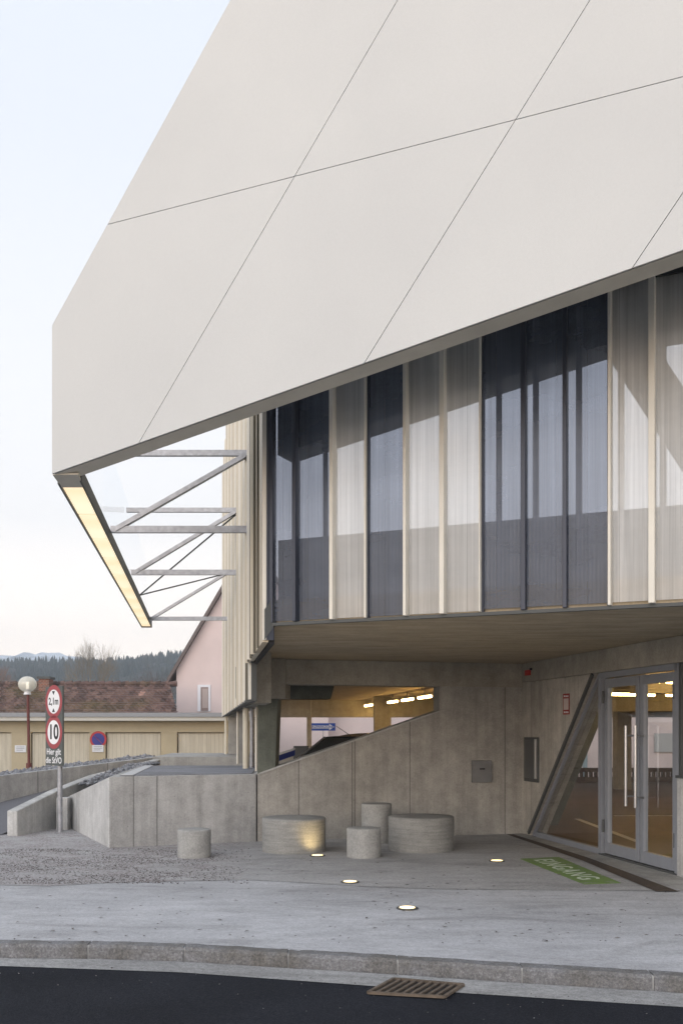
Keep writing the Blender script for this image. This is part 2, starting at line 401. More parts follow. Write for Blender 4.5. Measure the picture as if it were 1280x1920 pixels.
# kerb stones with mortar joints, one structure
jx = [-900,-650,-400,-180,-20,165,345,540,745,978,1224,1480,1750,2050,2300]
mb = MB()
for a, b in zip(jx, jx[1:]):
    N = 10; top = []
    for k in range(N+1):
        px = a+(b-a)*(k/N); q = G(px, lerp_at(kt, px)); top.append(q)
    d0 = (top[1]-top[0]).normalized()*.006; top[0] = top[0]+d0; top[-1] = top[-1]-d0
    vs = []; 
    for k, q in enumerate(top):
        j1 = random.uniform(-.004, .004); jz = random.uniform(-.003, .002)
        for (dy, zz) in ((j1-.006, -.16), (j1, -.022), (.014+j1, .001+jz), (.13, .003+jz), (.13, -.16)): vs.append((q.x, q.y+dy, zz))
    fs = []
    for k in range(N):
        for c in range(4): fs.append((k*5+c, k*5+c+1, (k+1)*5+c+1, (k+1)*5+c))
    fs += [tuple(range(5)), tuple(N*5+c for c in (4,3,2,1,0))]
    mb.add(vs, fs)
struct(mb.build('kerb', M_granite), 'rough grey granite kerb between the road and the sidewalk')
mb = MB(); mb.add([(q.x, q.y+.012, -.16) for q in fa]+[(q.x, q.y+.012, -.008) for q in fa]+[(q.x, q.y+.125, -.008) for q in fa], [(i, i+1, len(pxs)+i+1, len(pxs)+i) for i in range(len(pxs)-1)]+[(len(pxs)+i, len(pxs)+i+1, 2*len(pxs)+i+1, 2*len(pxs)+i) for i in range(len(pxs)-1)])
struct(mb.build('kerb_mortar', M_mortar), 'pale mortar in the joints of the kerb')
# sidewalk sheet
mb = MB(); bk = 31.0; rows = []
mb.add([(q.x, q.y+.10, 0) for q in fa]+[(q.x, 15.0, 0) for q in fa], [(i, i+1, len(pxs)+i+1, len(pxs)+i) for i in range(len(pxs)-1)])
struct(mb.build('sidewalk', M_side), 'pale speckled concrete sidewalk along the kerb')
mb = MB(); mb.prism([(-14, 14.9, -.3), (16, 14.9, -.3), (16, 29.4, -.3), (-14, 29.4, -.3)], (0, 0, .298))
struct(mb.build('yard', M_asph2), 'grey asphalt yard under and beside the building')
# entrance paving sheet (rougher, darker) 4 mm above
edge = [(-420,1640),(-60,1662),(0,1660),(90,1662),(200,1656),(330,1653),(460,1650),(560,1655),(700,1664),(850,1668),(1000,1669),(1160,1670),(1265,1671),(1330,1672)]
mb = MB(); lo = [G(a, b) for a, b in edge]
top = [(-9.6, 15.6), (-4.95, 15.62)]
poly = [(q.x, q.y, .004) for q in lo]+[(3.95, 9.9, .004), (3.55, 11.6, .004), (2.82, 15.44, .004), (AL.p(0, 0).x, 14.4, .004), (-3.16, 13.6, .004), (-4.76, 17.0, .004), (-5.2, 17.0, .004), (-7.5, 15.6, .004), (-9.6, 14.0, .004)]
mb.add(poly, [tuple(range(len(poly)))])
struct(mb.build('entrance_paving', M_ent), 'darker rough paving in front of the entrance, strewn with grit on the left')
# loose grit as real stones on the paving
mb = MB()
def rock(mb, c, s, flat=.5, sub=0):
    c = Vector(c); vs = []
    for a in ((1,0,0),(-1,0,0),(0,1,0),(0,-1,0),(0,0,1),(0,0,-1)):
        vs.append(c+Vector((a[0]*s*random.uniform(.6,1.2), a[1]*s*random.uniform(.6,1.2), a[2]*s*flat*random.uniform(.6,1.2)))+Vector([random.uniform(-.25,.25)*s for _ in range(3)]))
    mb.add(vs, [(0,2,4),(2,1,4),(1,3,4),(3,0,4),(2,0,5),(1,2,5),(3,1,5),(0,3,5)])
for k in range(9000):
    px = random.uniform(-20, 470); py = 1592+(random.random()**1.1)*66
    if random.random() < max(0, (px-300)/200): continue
    if math.sin(px*.011+py*.19)+math.sin(px*.035-py*.31+2) < random.uniform(-1.6, 1.0): continue
    q = G(px, py); rock(mb, (q.x, q.y, .006), random.uniform(.004, .013), .5)
m = NT('grit'); g = m.n('ShaderNodeNewGeometry'); a = m.noise(g.outputs['Position'], 33, 2)
m.col(m.ramp(a, [(.38, (.06,.048,.045)), (.55, (.17,.155,.155)), (.68, (.48,.48,.5))])); m.set(Roughness=.9); M_grit = m.m
tag(mb.build('loose_grit', M_grit, recalc=False), 'dark and pale winter grit strewn over the paving left of the stools', 'grit', kind='stuff')
# leaf litter
mb = MB()
for k in range(230):
    px = random.uniform(-60, 1340); py = 1665+random.random()**.8*105; q = G(px, py)
    if random.random() < .25: py = random.uniform(1612, 1668); q = G(random.uniform(480, 1150), py)
    a = random.uniform(0, 6.3); L = random.uniform(.008, .03); w = L*random.uniform(.2, .5)
    d = Vector((math.cos(a), math.sin(a), 0))*L; s_ = Vector((-math.sin(a), math.cos(a), 0))*w
    o_ = Vector((q.x, q.y, .009)); mb.add([o_-d, o_-s_+Vector((0,0,.004)), o_+d, o_+s_+Vector((0,0,.003))], [(0,1,2,3)])
tag(mb.build('leaf_litter', plain('dead_leaf', (.10, .085, .075), .9, nz=.4, nscale=30), recalc=False), 'small dead leaves and twigs scattered on the sidewalk', 'leaves', kind='stuff')
mb = MB()
for k in range(70):
    px = random.uniform(-60, 1340); py = lerp_at(gut, px)+random.random()**2.2*70-6
    q = G(px, py, ROADZ+.006); rock(mb, (q.x, q.y, ROADZ+.008), random.uniform(.003, .008), .6)
tag(mb.build('road_chippings', M_grit, recalc=False), 'loose pale chippings on the black asphalt near the gutter', 'grit', kind='stuff')
# channel drain
dr = empty('channel_drain', G(1110, 1611, .006), 'long rusty brown slot drain running in front of the glass doors', 'drain')
a1, a2 = [G(x, y, .009) for x, y in ((950,1565),(958,1565))]; b1, b2 = [G(x, y, .009) for x, y in ((1208,1671),(1270,1671))]
pts = [G(950,1564.5,.009), G(962,1564.5,.009), G(1100,1607.5,.009), G(1270,1671,.009), G(1228,1671,.009), G(1090,1613,.009)]
m = NT('rusty_grating'); p = m.pos(); sl_ = m.math('FRACT', m.math('MULTIPLY', m.dot(p, (DW.u.x, DW.u.y, 0)), 1/.03)); rr = m.noise(p, 20, 4, .7)
m.col(m.mix(m.math('LESS_THAN', sl_, .4), m.ramp(rr, [(.3, (.05,.035,.028)), (.7, (.11,.08,.06))]), (.006,.005,.005))); m.set(Roughness=.8); M_rust = m.m
MB().add(pts, [(0,1,2,5),(5,2,3,4)]).build('grating', M_rust, dr)
MB().prism([G(950,1564.5,.0042), G(962,1564.5,.0042), G(1100,1607.5,.0042), G(1270,1671,.0042), G(1228,1671,.0042), G(1090,1613,.0042)], (0,0,.003)).build('drain_body', M_flash, dr)
# green floor marking with EINGANG
gm_ = [G(974,1610,.0095), G(1046,1606.5,.0095), G(1163,1655,.0095), G(1094,1657.5,.0095)]
m = NT('worn_green_paint'); p = m.pos(); nn = m.noise(p, 9, 5, .7)
m.col(m.ramp(nn, [(.32, (.24,.26,.20)), (.46, (.13,.21,.06)), (.7, (.15,.25,.05))])); m.set(Roughness=.8)
gmo = MB().prism([v-Vector((0,0,.004)) for v in gm_], (0,0,.004)).build('floor_marking', m.m)
tag(gmo, 'green painted floor marking with white lettering EINGANG before the doors', 'floor marking')
m = NT('worn_white_paint'); p = m.pos(); nn = m.noise(p, 14, 4, .7); m.col(m.ramp(nn, [(.3, (.25,.36,.2)), (.5, (.55,.62,.5))])); m.set(Roughness=.8); M_wworn = m.m
# the word runs along the strip, read from inside
e0 = (gm_[0]+gm_[1])/2; e1 = (gm_[2]+gm_[3])/2; ax = (e1-e0).normalized(); wd = (gm_[1]-gm_[0]); 
ln = (e1-e0).length
ay = Vector((0,0,1)).cross(ax)
tt = text('lettering', 'EINGANG', .36, M_wworn, gmo, e0*.54+e1*.46+Vector((0,0,.002))-wd.normalized()*.03, ax, wd.normalized(), ext=.0008, bold=.004, spc=1.25)
# stretch lettering along the strip
v0 = [v.co.copy() for v in tt.data.vertices]; c0 = sum(v0, Vector())/len(v0)
ext_ = max((v-c0).dot(ax) for v in v0)-min((v-c0).dot(ax) for v in v0); k_ = ln*.80/ext_
for v in tt.data.vertices:
    r_ = v.co-c0; v.co = v.co+ax*(r_.dot(ax)*(k_-1))

# drain grate in the gutter
gr = empty('drain_grate', G(776, 1852, ROADZ+.01), 'rusty cast iron drain grate set in the gutter beside the kerb', 'drain grate')
gz_ = ROADZ+.017
q = [G(690,1861,gz_), G(832,1869,gz_), G(868,1846,gz_), G(738,1835,gz_)]
M_iron = plain('rusty_iron', (.135, .105, .08), .7, .2, nz=.35, nscale=14)
MB().prism([v+Vector((0,0,-.013)) for v in q], (0,0,.004)).build('sump_shade_plate', M_black, gr)  # black plate stands in for the shaded pit below the bars
fmb = MB()
for i in range(4): fmb.bar(q[i], q[(i+1) % 4], .022, .016)
fmb.build('frame', M_iron, gr)
for k in range(1, 9):
    t = k/9; a = q[0].lerp(q[1], t); b = q[3].lerp(q[2], t)
    MB().bar(a+(b-a)*.05, b-(b-a)*.05, .019, .014).build('bar', M_iron, gr)

# ================================================================ PARKING BUILDING
B = empty('parking_building', (1.5, 15, 0), 'modern concrete parking building with white overhanging screen and glazed upper deck', 'building')
# ---- slabs
def wing_px(Y): return WP(Y, 0)
foot = [GL.p(0, 0), GL.p(9.5, 0), Vector((17, 6.0, 0)), Vector((17, 34, 0)), P(470, 0, 34.0), WP(27, 0), WP(9.95, 0, -.12)]
foot = [Vector((v.x, v.y, SOF)) for v in foot]
foot[0] = GL.p(.02, SOF, -.03); foot[1] = GL.p(9.5, SOF, -.03)
MB().prism(foot, (0, 0, .26)).build('deck_slab', M_soffit, B)
# interior floor
fl = [DW.p(-.1, .004, -.12), DW.p(8, .004, -.12), Vector((17, 8, .004)), Vector((17, 33.9, .004)), Vector((-2.6, 33.9, .004)), Vector((-1.6, 17, .004)), Vector((2.6, 16.2, .004))]
m = NT('garage_floor'); p = m.pos(); a = m.noise(p, .8, 5); b = m.noise(p, 12, 4, .7)
m.col(m.mix(.5, m.ramp(a, [(.3, (.10,.058,.036)), (.7, (.15,.088,.056))]), m.ramp(b, [(.3, (.7,)*3), (.7, (1.15,)*3)]), 'MULTIPLY')); m.set(Roughness=.55)
MB().add(fl, [tuple(range(len(fl)))]).build('garage_floor', m.m, B)
# ---- recess back wall (sloping parapet + full wall)
def alw(pxs_z, name, mat, d0, d1):
    pts = [AL.p(t, z, d0) for t, z in pxs_z]; e = Vector((AL.n.x, AL.n.y, 0))*(d1-d0)
    return MB().prism(pts, e).build(name, mat, B, bevel=.008)
t0, t1, t2 = 0, AL.t(823), AL.t(979)+.16
z823 = AL.tz(823, 1334)[1]
alw([(t0+.0, -.12), (t2, -.12), (t2, SOF-.002), (t1, SOF-.002), (t1, z823), (t0, .975)], 'recess_wall', M_alcove, 0, -.25)
# pale coping / chamfer on the sloping parapet
MB().bar(AL.p(t0+.02, .98, -.10), AL.p(t1-.01, z823+.004, -.10), .24, .02).build('parapet_coping', M_conc_board, B)
# beams over the opening
zb = AL.tz(660, 1285)[1]
tcap = AL.t(535)
MB().prism([AL.p(tcap, zb, .03), AL.p(t1+.01, zb, .03), AL.p(t1+.01, SOF-.003, .03), AL.p(tcap, SOF-.003, .03)], Vector((AL.n.x, AL.n.y, 0))*-.35).build('lintel_beam', M_conc_beam, B, bevel=.006)
MB().prism([AL.p(t1+.012, zb, .03), AL.p(t2-.01, zb, .03), AL.p(t2-.01, SOF-.003, .03), AL.p(t1+.012, SOF-.003, .03)], Vector((AL.n.x, AL.n.y, 0))*-.028).build('lintel_band', M_conc_beam, B)
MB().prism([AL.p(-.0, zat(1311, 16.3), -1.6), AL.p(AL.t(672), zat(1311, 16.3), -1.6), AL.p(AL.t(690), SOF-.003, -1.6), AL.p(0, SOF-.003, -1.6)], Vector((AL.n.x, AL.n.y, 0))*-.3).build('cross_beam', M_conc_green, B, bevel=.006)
# capital and column
MB().prism([P(474, 1310, 14.30), P(535, 1310, 14.30), P(535, HY-(SOF-.003-CH)/14.30*F, 14.30), P(474, HY-(SOF-.003-CH)/14.30*F, 14.30)], (0.04, .6, 0)).build('capital', M_conc_beam, B, bevel=.01)
mb = MB(); a_, b_, c_, d_ = P(483, 1452, 14.36), P(516, 1446, 14.45), P(521, 1308, 14.45), P(483, 1308, 14.36)
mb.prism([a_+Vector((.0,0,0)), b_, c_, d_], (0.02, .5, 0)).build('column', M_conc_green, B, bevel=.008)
# fixtures on column
MB().box(tuple(P(484, 1320, 14.36)+Vector((.0,-.03,0))), tuple(P(502, 1316, 14.36)+Vector((0,-.002,0)))).build('bracket', M_black, B)
# columns and pipes standing on the terraces below the wing
def post(px, ybot, ytop, Y, wpx, name, mat, sq=False):
    a = P(px, ybot, Y); b = P(px, ytop, Y); r = wpx/2/F*Y
    o = MB()
    if sq: o.box((a.x-r, a.y, a.z), (a.x+r, a.y+.4, b.z))
    else: o.tube(a, b, r, n=20)
    return o.build(name, mat, B, smooth=not sq)
post(461, 1443, 1308, 16.2, 11.5, 'round_post', M_cream)
post(472.5, 1442, 1300, 16.6, 8, 'round_post', M_galv)
post(480.5, 1446, 1295, 15.4, 4.5, 'round_post', M_cream2)
post(424, 1414, 1343, 25.5, 6, 'round_post', M_cream)
post(436, 1414, 1343, 26.2, 16, 'column', M_conc, True)
post(445.5, 1432, 1330, 19.5, 4, 'round_post', M_cream2)
post(452, 1431, 1320, 19.8, 9, 'column', M_conc, True)
# ---- far edge beam, rear columns, guard wall
MB().prism([P(470, 1345, 33.8), P(2300, 1345, 33.8)+Vector((0,0,0)), P(2300, 1312, 33.8), P(470, 1312, 33.8)], (0, .3, 0)).build('rear_beam', M_conc_beam, B)
for (a, b, Y) in ((701, 733, 30.0), (1157, 1183, 27.0), (575, 583, 31.5), (990, 1010, 31.0)):
    q = P(a, HY, Y); r = P(b, HY, Y); MB().box((q.x, Y, 0), (r.x, Y+.5, SOF-.003)).build('column', M_conc_beam, B)
# sloping strut behind the triangular window, and downstand beams
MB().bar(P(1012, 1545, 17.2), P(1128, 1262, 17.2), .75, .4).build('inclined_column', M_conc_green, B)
MB().bar(Vector((5.2, 17.5, 2.45)), Vector((15, 22.5, 2.45)), .4, .38).build('downstand_beam', M_conc_beam, B)
MB().bar(Vector((6.6, 24.8, 2.35)), Vector((14, 21.0, 2.35)), .4, .56).build('downstand_beam', M_conc_beam, B)
gw = MB(); gx0, gx1 = P(1040, 0, 31).x, P(1500, 0, 31).x
zt, zbm = zat(1440, 31), zat(1462, 31)
gw.box((gx0-1, 31, 0), (gx1, 31.2, zat(1457, 31))); gw.box((gx0-1, 31, zat(1447.5, 31)), (gx1, 31.2, zt))
xx = gx0-1
while xx < gx1:
    gw.box((xx, 31.002, zat(1457, 31)), (xx+.075, 31.198, zat(1447.5, 31))); xx += .15
gw.build('guard_wall', plain('rust_brown_wall', (.10, .06, .045), .8, nz=.2), B)
# line markings on garage floor
MB().box((5.1, 18.6, .006), (9.5, 18.7, .008)).build('bay_marking', M_white, B)
MB().box((4.2, 14.3, .006), (4.3, 18.0, .008)).build('bay_marking', M_white, B)
# closed side/rear walls of the garage out of view
MB().box((16.9, 6, 0), (17.15, 34, SOF)).build('side_wall', M_conc, B)
# ---- garage tube lamps
def tube_lamp(a, b, bare=True):
    a = Vector(a); b = Vector(b)
    h = MB().bar(a+Vector((0,0,.05)), b+Vector((0,0,.05)), .09, .04).build('lamp_housing', M_galv, B)
    MB().tube(a, b, .03, n=8).build('lamp_tube', M_tube, h)
    MB().tube((a+b)/2+Vector((0,0,.07)), (a+b)/2+Vector((0,0,SOF-a.z)), .008, n=6).build('hanger', M_galv, h)
for k in range(6):
    t = k/5*.86; a = Vector((2.45, 22.0, 2.43)).lerp(Vector((.75, 33.8, 2.43)), t); b = Vector((2.45, 22.0, 2.43)).lerp(Vector((.75, 33.8, 2.43)), t+.115)
    tube_lamp(a, b)
tube_lamp((4.45, 16.2, 2.42), (5.3, 16.6, 2.42)); tube_lamp((5.45, 16.7, 2.42), (6.3, 17.1, 2.42))
tube_lamp((5.9, 21.9, 2.40), (7.0, 22.3, 2.40)); tube_lamp((7.3, 22.4, 2.4), (8.4, 22.8, 2.4)); tube_lamp((9, 17, 2.42), (10.2, 17.5, 2.42)); tube_lamp((10, 27, 2.42), (11.2, 27.5, 2.42))

# ---- door wall
def dwq(pxa, za, pxb, zb_, name, mat, d0=0.0, d1=-.25, parent=None, bevel=.004):
    a = DW.t(pxa) if pxa is not None else 0; b = DW.t(pxb)
    return MB().prism([DW.p(a, za, d0), DW.p(b, za, d0), DW.p(b, zb_, d0), DW.p(a, zb_, d0)], Vector((DW.n.x, DW.n.y, 0))*(d1-d0)).build(name, mat, parent or B, bevel=bevel)
ZD = 2.345
tA, tB = 0, DW.t(990)
tbot, ttop = DW.t(992), DW.t(1112)
MB().prism([DW.p(tA, -.1, 0), DW.p(tbot, -.1, 0), DW.p(tbot, .03, 0), DW.p(ttop, ZD, 0), DW.p(tA, ZD, 0)], Vector((DW.n.x, DW.n.y, 0))*-.28).build('entrance_wall', M_doorwall, B, bevel=.006)
dwq(980, ZD+.003, 1600, SOF-.003, 'lintel_beam', M_conc_beam, .02, -.3)
# sloping edge lining
def dwbar(pa, za, pb, zb_, w, h, d, name, mat, parent=None):
    nn = Vector((DW.n.x, DW.n.y, 0)); return MB().bar(DW.p(DW.t(pa), za, d), DW.p(DW.t(pb), zb_, d), w, h, up=nn).build(name, mat, parent or B)
dwbar(996, .05, 1116.5, ZD-.03, .035, .04, -.05, 'sloping_frame', M_alu)
dwbar(991.5, .04, 1111.5, ZD-.01, .05, .03, .012, 'sloping_reveal', M_flash)
win = dwbar(990, .035, 1121, .035, .07, .07, -.08, 'window_frame', M_alu)
MB().add([DW.p(DW.t(997), .07, -.08), DW.p(DW.t(1121), .07, -.08), DW.p(DW.t(1121), ZD-.02, -.08), DW.p(DW.t(1117), ZD-.03, -.08)], [(0,1,2,3)]).build('triangular_pane', M_glass, win)
# door frame
dwbar(1121, .0, 1121, ZD, .075, .09, -.06, 'door_frame', M_alu)
dwbar(1264, .0, 1264, ZD, .075, .09, -.06, 'door_frame', M_alu)
dwbar(1119, ZD-.035, 1266, ZD-.035, .07, .09, -.06, 'door_frame', M_alu)
dwbar(1119, .012, 1266, .012, .02, .09, -.06, 'threshold', M_flash)
def leaf(pa, pb, hpx):
    zt_, zb2 = ZD-.085, .03; d = -.05
    L = empty_part('door')
    mb = MB(); nn = Vector((DW.n.x, DW.n.y, 0)); ta, tb = DW.t(pa), DW.t(pb)
    for (x0, z0, x1, z1) in ((ta, zb2, ta+.085, zt_), (tb-.085, zb2, tb, zt_), (ta+.086, zt_-.11, tb-.086, zt_), (ta+.086, zb2, tb-.086, zb2+.14)):
        mb.prism([DW.p(x0, z0, d), DW.p(x1, z0, d), DW.p(x1, z1, d), DW.p(x0, z1, d)], nn*-.06)
    fr = mb.build('door', M_alu, B, bevel=.003); bpy.data.objects.remove(L)
    MB().add([DW.p(ta+.08, zb2+.1, d-.03), DW.p(tb-.08, zb2+.1, d-.03), DW.p(tb-.08, zt_-.05, d-.03), DW.p(ta+.08, zt_-.05, d-.03)], [(0,1,2,3)]).build('door_pane', M_glass, fr)
    th = DW.t(hpx); hb = MB()
    z0, z1 = .69, 1.66
    hb.tube(DW.p(th, z0, .06), DW.p(th, z1, .06), .018, n=12)
    for zz in (z0+.12, z1-.12): hb.tube(DW.p(th, zz, .06), DW.p(th, zz, -.05), .010, n=8)
    hb.build('handle', M_steel, fr, smooth=True)
    he = ta if hpx > (pa+pb)/2 else tb
    for zz in (.3, 1.95): MB().tube(DW.p(he, zz, -.03), DW.p(he, zz+.16, -.03), .014, n=8).build('hinge', M_flash, fr)
def empty_part(n): 
    o = bpy.data.objects.new('tmp_part', None); COL.objects.link(o); return o
leaf(1126, 1189.5, 1181); leaf(1191.5, 1259, 1199)
dwq(1268, -.1, 1600, 1.08, 'pier_wall', M_conc_board, 0, -.28)
w2 = dwbar(1269.5, 1.09, 1269.5, ZD, .05, .07, -.06, 'window_frame', M_flash)
MB().add([DW.p(DW.t(1270), 1.1, -.06), DW.p(DW.t(1500), 1.1, -.06), DW.p(DW.t(1500), ZD, -.06), DW.p(DW.t(1270), ZD, -.06)], [(0,1,2,3)]).build('side_pane', M_glass, w2)
dwbar(1268, 1.095, 1500, 1.095, .03, .1, -.03, 'window_sill', M_flash)
# threshold concrete strip between drain and doors
MB().add([G(962,1563,.0062), DW.p(0, .0062, .0), DW.p(DW.t(1400), .0062, 0), G(1285,1671,.0062), G(1100,1606,.0062)], [(0,1,2,3,4)]).build('threshold_strip', M_conc, B)
# ---- wall fixtures
def fx(L, pxa, pya, pxb, pyb, d0, d1, name, mat, par=None, bevel=.003):
    ta, za = L.tz(pxa, pya); tb, zb_ = L.tz(pxb, pyb); zc = L.tz(pxa, pyb)[1]; 
    return MB().prism([L.p(ta, zc, d0), L.p(tb, zc, d0), L.p(tb, za, d0), L.p(ta, za, d0)], Vector((L.n.x, L.n.y, 0))*(d1-d0)).build(name, mat, par, bevel=bevel)
o = fx(AL, 883, 1426, 919, 1467, .001, .05, 'utility_box', plain('dull_metal', (.20, .20, .205), .5, .4, nz=.15, nscale=5)); tag(o, 'square dull metal box on the concrete wall behind the large stools', 'utility box')
fx(AL, 896, 1440, 906, 1443, .051, .056, 'handle', M_black, o)
o = fx(DW, 985, 1382, 1010.5, 1464, .002, .03, 'wall_cabinet', M_flash); tag(o, 'narrow recessed metal cabinet on the concrete wall left of the doors', 'cabinet')
fx(DW, 987.5, 1387, 1006, 1458, .031, .045, 'cabinet_door', plain('cabinet_metal', (.13, .135, .14), .35, .5), o)
fx(DW, 1007, 1386, 1009.5, 1460, .031, .06, 'edge_trim', M_steel, o)
o = fx(DW, 1055.5, 1301, 1067.5, 1340, .002, .008, 'notice_sign', plain('notice_red_border', (.30,.035,.03), .6)); tag(o, 'small upright red and white notice on the concrete wall beside the doors', 'sign')
fx(DW, 1057, 1310, 1066, 1331, .0085, .0105, 'notice_field', plain('notice_white', (.62,.52,.50), .6), o)
for (ya, yb) in ((1304, 1307), (1334, 1337)):
    for k in range(3): fx(DW, 1057.5+k*3, ya, 1059.6+k*3, yb, .0085, .0098, 'lettering', M_white, o)
o = fx(DW, 988, 1257, 997, 1267, .022, .045, 'alarm_box', M_red); tag(o, 'small red alarm box high on the lintel by the inner corner', 'alarm')
fx(DW, 997.5, 1253, 999.5, 1257, .022, .05, 'cable_gland', M_black, o)

# ---- glazed upper front
GT = 5.42; GB = 2.70
panels = [(515,553,'d'),(560,620,'d'),(630,686,'p'),(692,757,'d'),(766,827,'p'),(837,901,'p'),(907,977,'d'),(987,1055,'d'),(1064,1138,'d'),(1147,1216,'p'),(1229,1305,'p'),(1315,1390,'p'),(1396,1480,'d'),(1490,1580,'d'),(1590,1690,'p')]
for a, b, k in panels:
    ta, tb = GL.t(a), GL.t(b); zb0 = GB-(.015 if a < 900 else 0)
    fr = MB()
    pane = MB().prism([GL.p(ta, zb0, 0), GL.p(tb, zb0, 0), GL.p(tb, GT, 0), GL.p(ta, GT, 0)], Vector((GL.n.x, GL.n.y, 0))*-.006)
    o = MB().add([GL.p(ta, zb0, 0), GL.p(tb, zb0, 0), GL.p(tb, GT, 0), GL.p(ta, GT, 0)], [(0,1,2,3)]).build('facade_panel', M_pdark if k == 'd' else M_ppale, B)
    o['label'] = 'smoked dark ribbed panel' if k == 'd' else 'pale translucent ribbed panel'
# mullions between panels
def mull(a, b, mat, d1=.10, ztop=GT):
    ta, tb = GL.t(a), GL.t(b)
    MB().prism([GL.p(ta, GB-.03, -.04), GL.p(tb, GB-.03, -.04), GL.p(tb, GB-.03, d1), GL.p(ta, GB-.03, d1)], (0,0,ztop-GB+.03)).build('mullion', mat, B, bevel=.005)
for a, b, mt, d in [(508,514.5,M_navy,.04),(553.5,559.5,M_navy,.07),(620.5,623,M_navy,.03),(623,629.5,M_cream2,.08),(686.3,690,M_cream2,.06),(690,692,M_navy,.03),(757.2,760,M_navy,.03),(760,765.5,M_cream2,.08),
                 (827.5,836.5,M_cream2,.08),(901.3,904,M_cream2,.08),(904,907,M_navy,.03),(977.5,986.5,M_navy,.05),(1055.5,1063.5,M_navy,.05),(1138.3,1141,M_navy,.03),(1141,1146.5,M_cream2,.08),
                 (1216.5,1228.5,M_cream2,.08),(1305.5,1314.5,M_cream2,.08),(1390.5,1395.5,M_navy,.03),(1480.5,1489.5,M_navy,.05),(1580.5,1589.5,M_cream2,.08)]:
    mull(a, b, mt, d)
# rails top and bottom
t9 = GL.t(1690)
for (z0, z1, nm, mt) in ((GB-.06, GB-.03, 'base_rail', M_flash), (GT, GT+.10, 'head_rail', M_dark)):
    MB().prism([GL.p(GL.t(509), z0, -.02), GL.p(t9, z0, -.02), GL.p(t9, z1, -.02), GL.p(GL.t(509), z1, -.02)], Vector((GL.n.x, GL.n.y, 0))*.05).build(nm, mt, B)
MB().prism([GL.p(-.3, GT+.1, -.1), GL.p(t9, GT+.1, -.1), GL.p(t9, 8.3, -.1), GL.p(-.3, 8.3, -.1)], Vector((GL.n.x, GL.n.y, 0))*-.2).build('upper_wall', M_dark, B)
# parapet, struts, edge beam behind the glazing
M_par = concrete('deck_parapet_concrete', (.60, .62, .64), streak=.3)
MB().prism([GL.p(-.12, SOF+.262, -.30), GL.p(t9, SOF+.262, -.30), GL.p(t9, 3.55, -.30), GL.p(-.12, 3.55, -.30)], Vector((GL.n.x, GL.n.y, 0))*-.2).build('deck_parapet', M_par, B)
ea, eb, ec = GL.tz(520, 829), GL.tz(1108, 632), GL.tz(1230, 603)  # beam's left part slopes to imitate the screen's dark reflection in the glazing
MB().prism([GL.p(-.1, ea[1]-.05, -.25), GL.p(eb[0], eb[1], -.25), GL.p(ec[0], ec[1], -.25), GL.p(t9, ec[1], -.25), GL.p(t9, GT+.3, -.25), GL.p(-.1, GT+.3, -.25)], Vector((GL.n.x, GL.n.y, 0))*-.35).build('edge_beam', M_par, B)
a_ = GL.tz(1108, 612); b_ = GL.tz(1330, 905)
w_ = .33
MB().prism([GL.p(a_[0], a_[1], -.32), GL.p(a_[0]+.42, a_[1], -.32), GL.p(b_[0]+.30, b_[1], -.32), GL.p(b_[0]-.12, b_[1], -.32)], Vector((GL.n.x, GL.n.y, 0))*-.3).build('inclined_strut', M_par, B)
# slim inner posts behind the glazing
M_ipost = plain('pale_inner_post', (.55, .56, .58), .5, nz=.1)
for px in (538, 597, 926, 996, 1078, 1158, 1238):
    t_ = GL.t(px); MB().bar(GL.p(t_, SOF+.262, -.16), GL.p(t_, GT, -.16), .028, .05).build('inner_post', M_ipost, B)

# ---- ribbed side wing
ZW = 8.6
Y0 = 9.88; edges = [9.88]
rnd = random.Random(3); seq = []
M_gold = plain('gold_beige_metal', (.50, .43, .32), .45, nz=.07, nscale=2)
M_ribshade = plain('olive_rib_shade', (.11, .10, .075), .5)  # olive strips paint in the shadow lines beside the wing ribs
M_sand = plain('sand_metal', (.60, .55, .45), .45, nz=.06, nscale=2)
wy = [9.88, 11.25, 12.1, 12.7, 13.3, 14.1, 14.9, 15.8, 16.8, 17.8, 19.0, 20.2, 21.4, 22.7, 24.0, 25.4, 27.0]
def wzb(Y): return 2.48 if Y < 12.6 else 2.0
for i, (ya, yb) in enumerate(zip(wy, wy[1:])):
    mt = (M_gold, M_cream, M_sand, M_cream2, M_sand, M_cream)[i % 6]
    MB().prism([WP(ya+.01, wzb(ya)), WP(yb-.01, wzb(ya)), WP(yb-.01, ZW), WP(ya+.01, ZW)], (.06, 0, 0)).build('wing_panel', mt, B)
    if i % 3 != 2: MB().prism([WP(ya+(yb-ya)*.42, wzb(ya)-.01, .001), WP(ya+(yb-ya)*.42+.05, wzb(ya)-.01, .001), WP(ya+(yb-ya)*.42+.05, wzb(ya)-.01, .022), WP(ya+(yb-ya)*.42, wzb(ya)-.01, .022)], (0,0,ZW-wzb(ya))).build('wing_shade_strip', M_ribshade, B)
    MB().prism([WP(yb-.19, wzb(ya)-.01, .001), WP(yb-.105, wzb(ya)-.01, .001), WP(yb-.105, wzb(ya)-.01, .026), WP(yb-.19, wzb(ya)-.01, .026)], (0,0,ZW-wzb(ya))).build('wing_shade_strip', M_ribshade, B)
    # raised rib at the far end of each panel: a folded cream fin
    MB().prism([WP(yb-.10, wzb(ya)-.02, .001), WP(yb+.0, wzb(ya)-.02, .001), WP(yb-.03, wzb(ya)-.02, .055), WP(yb-.08, wzb(ya)-.02, .055)], (0,0,ZW-wzb(ya)+.02)).build('wing_rib', M_cream2 if i % 2 else M_sand, B)
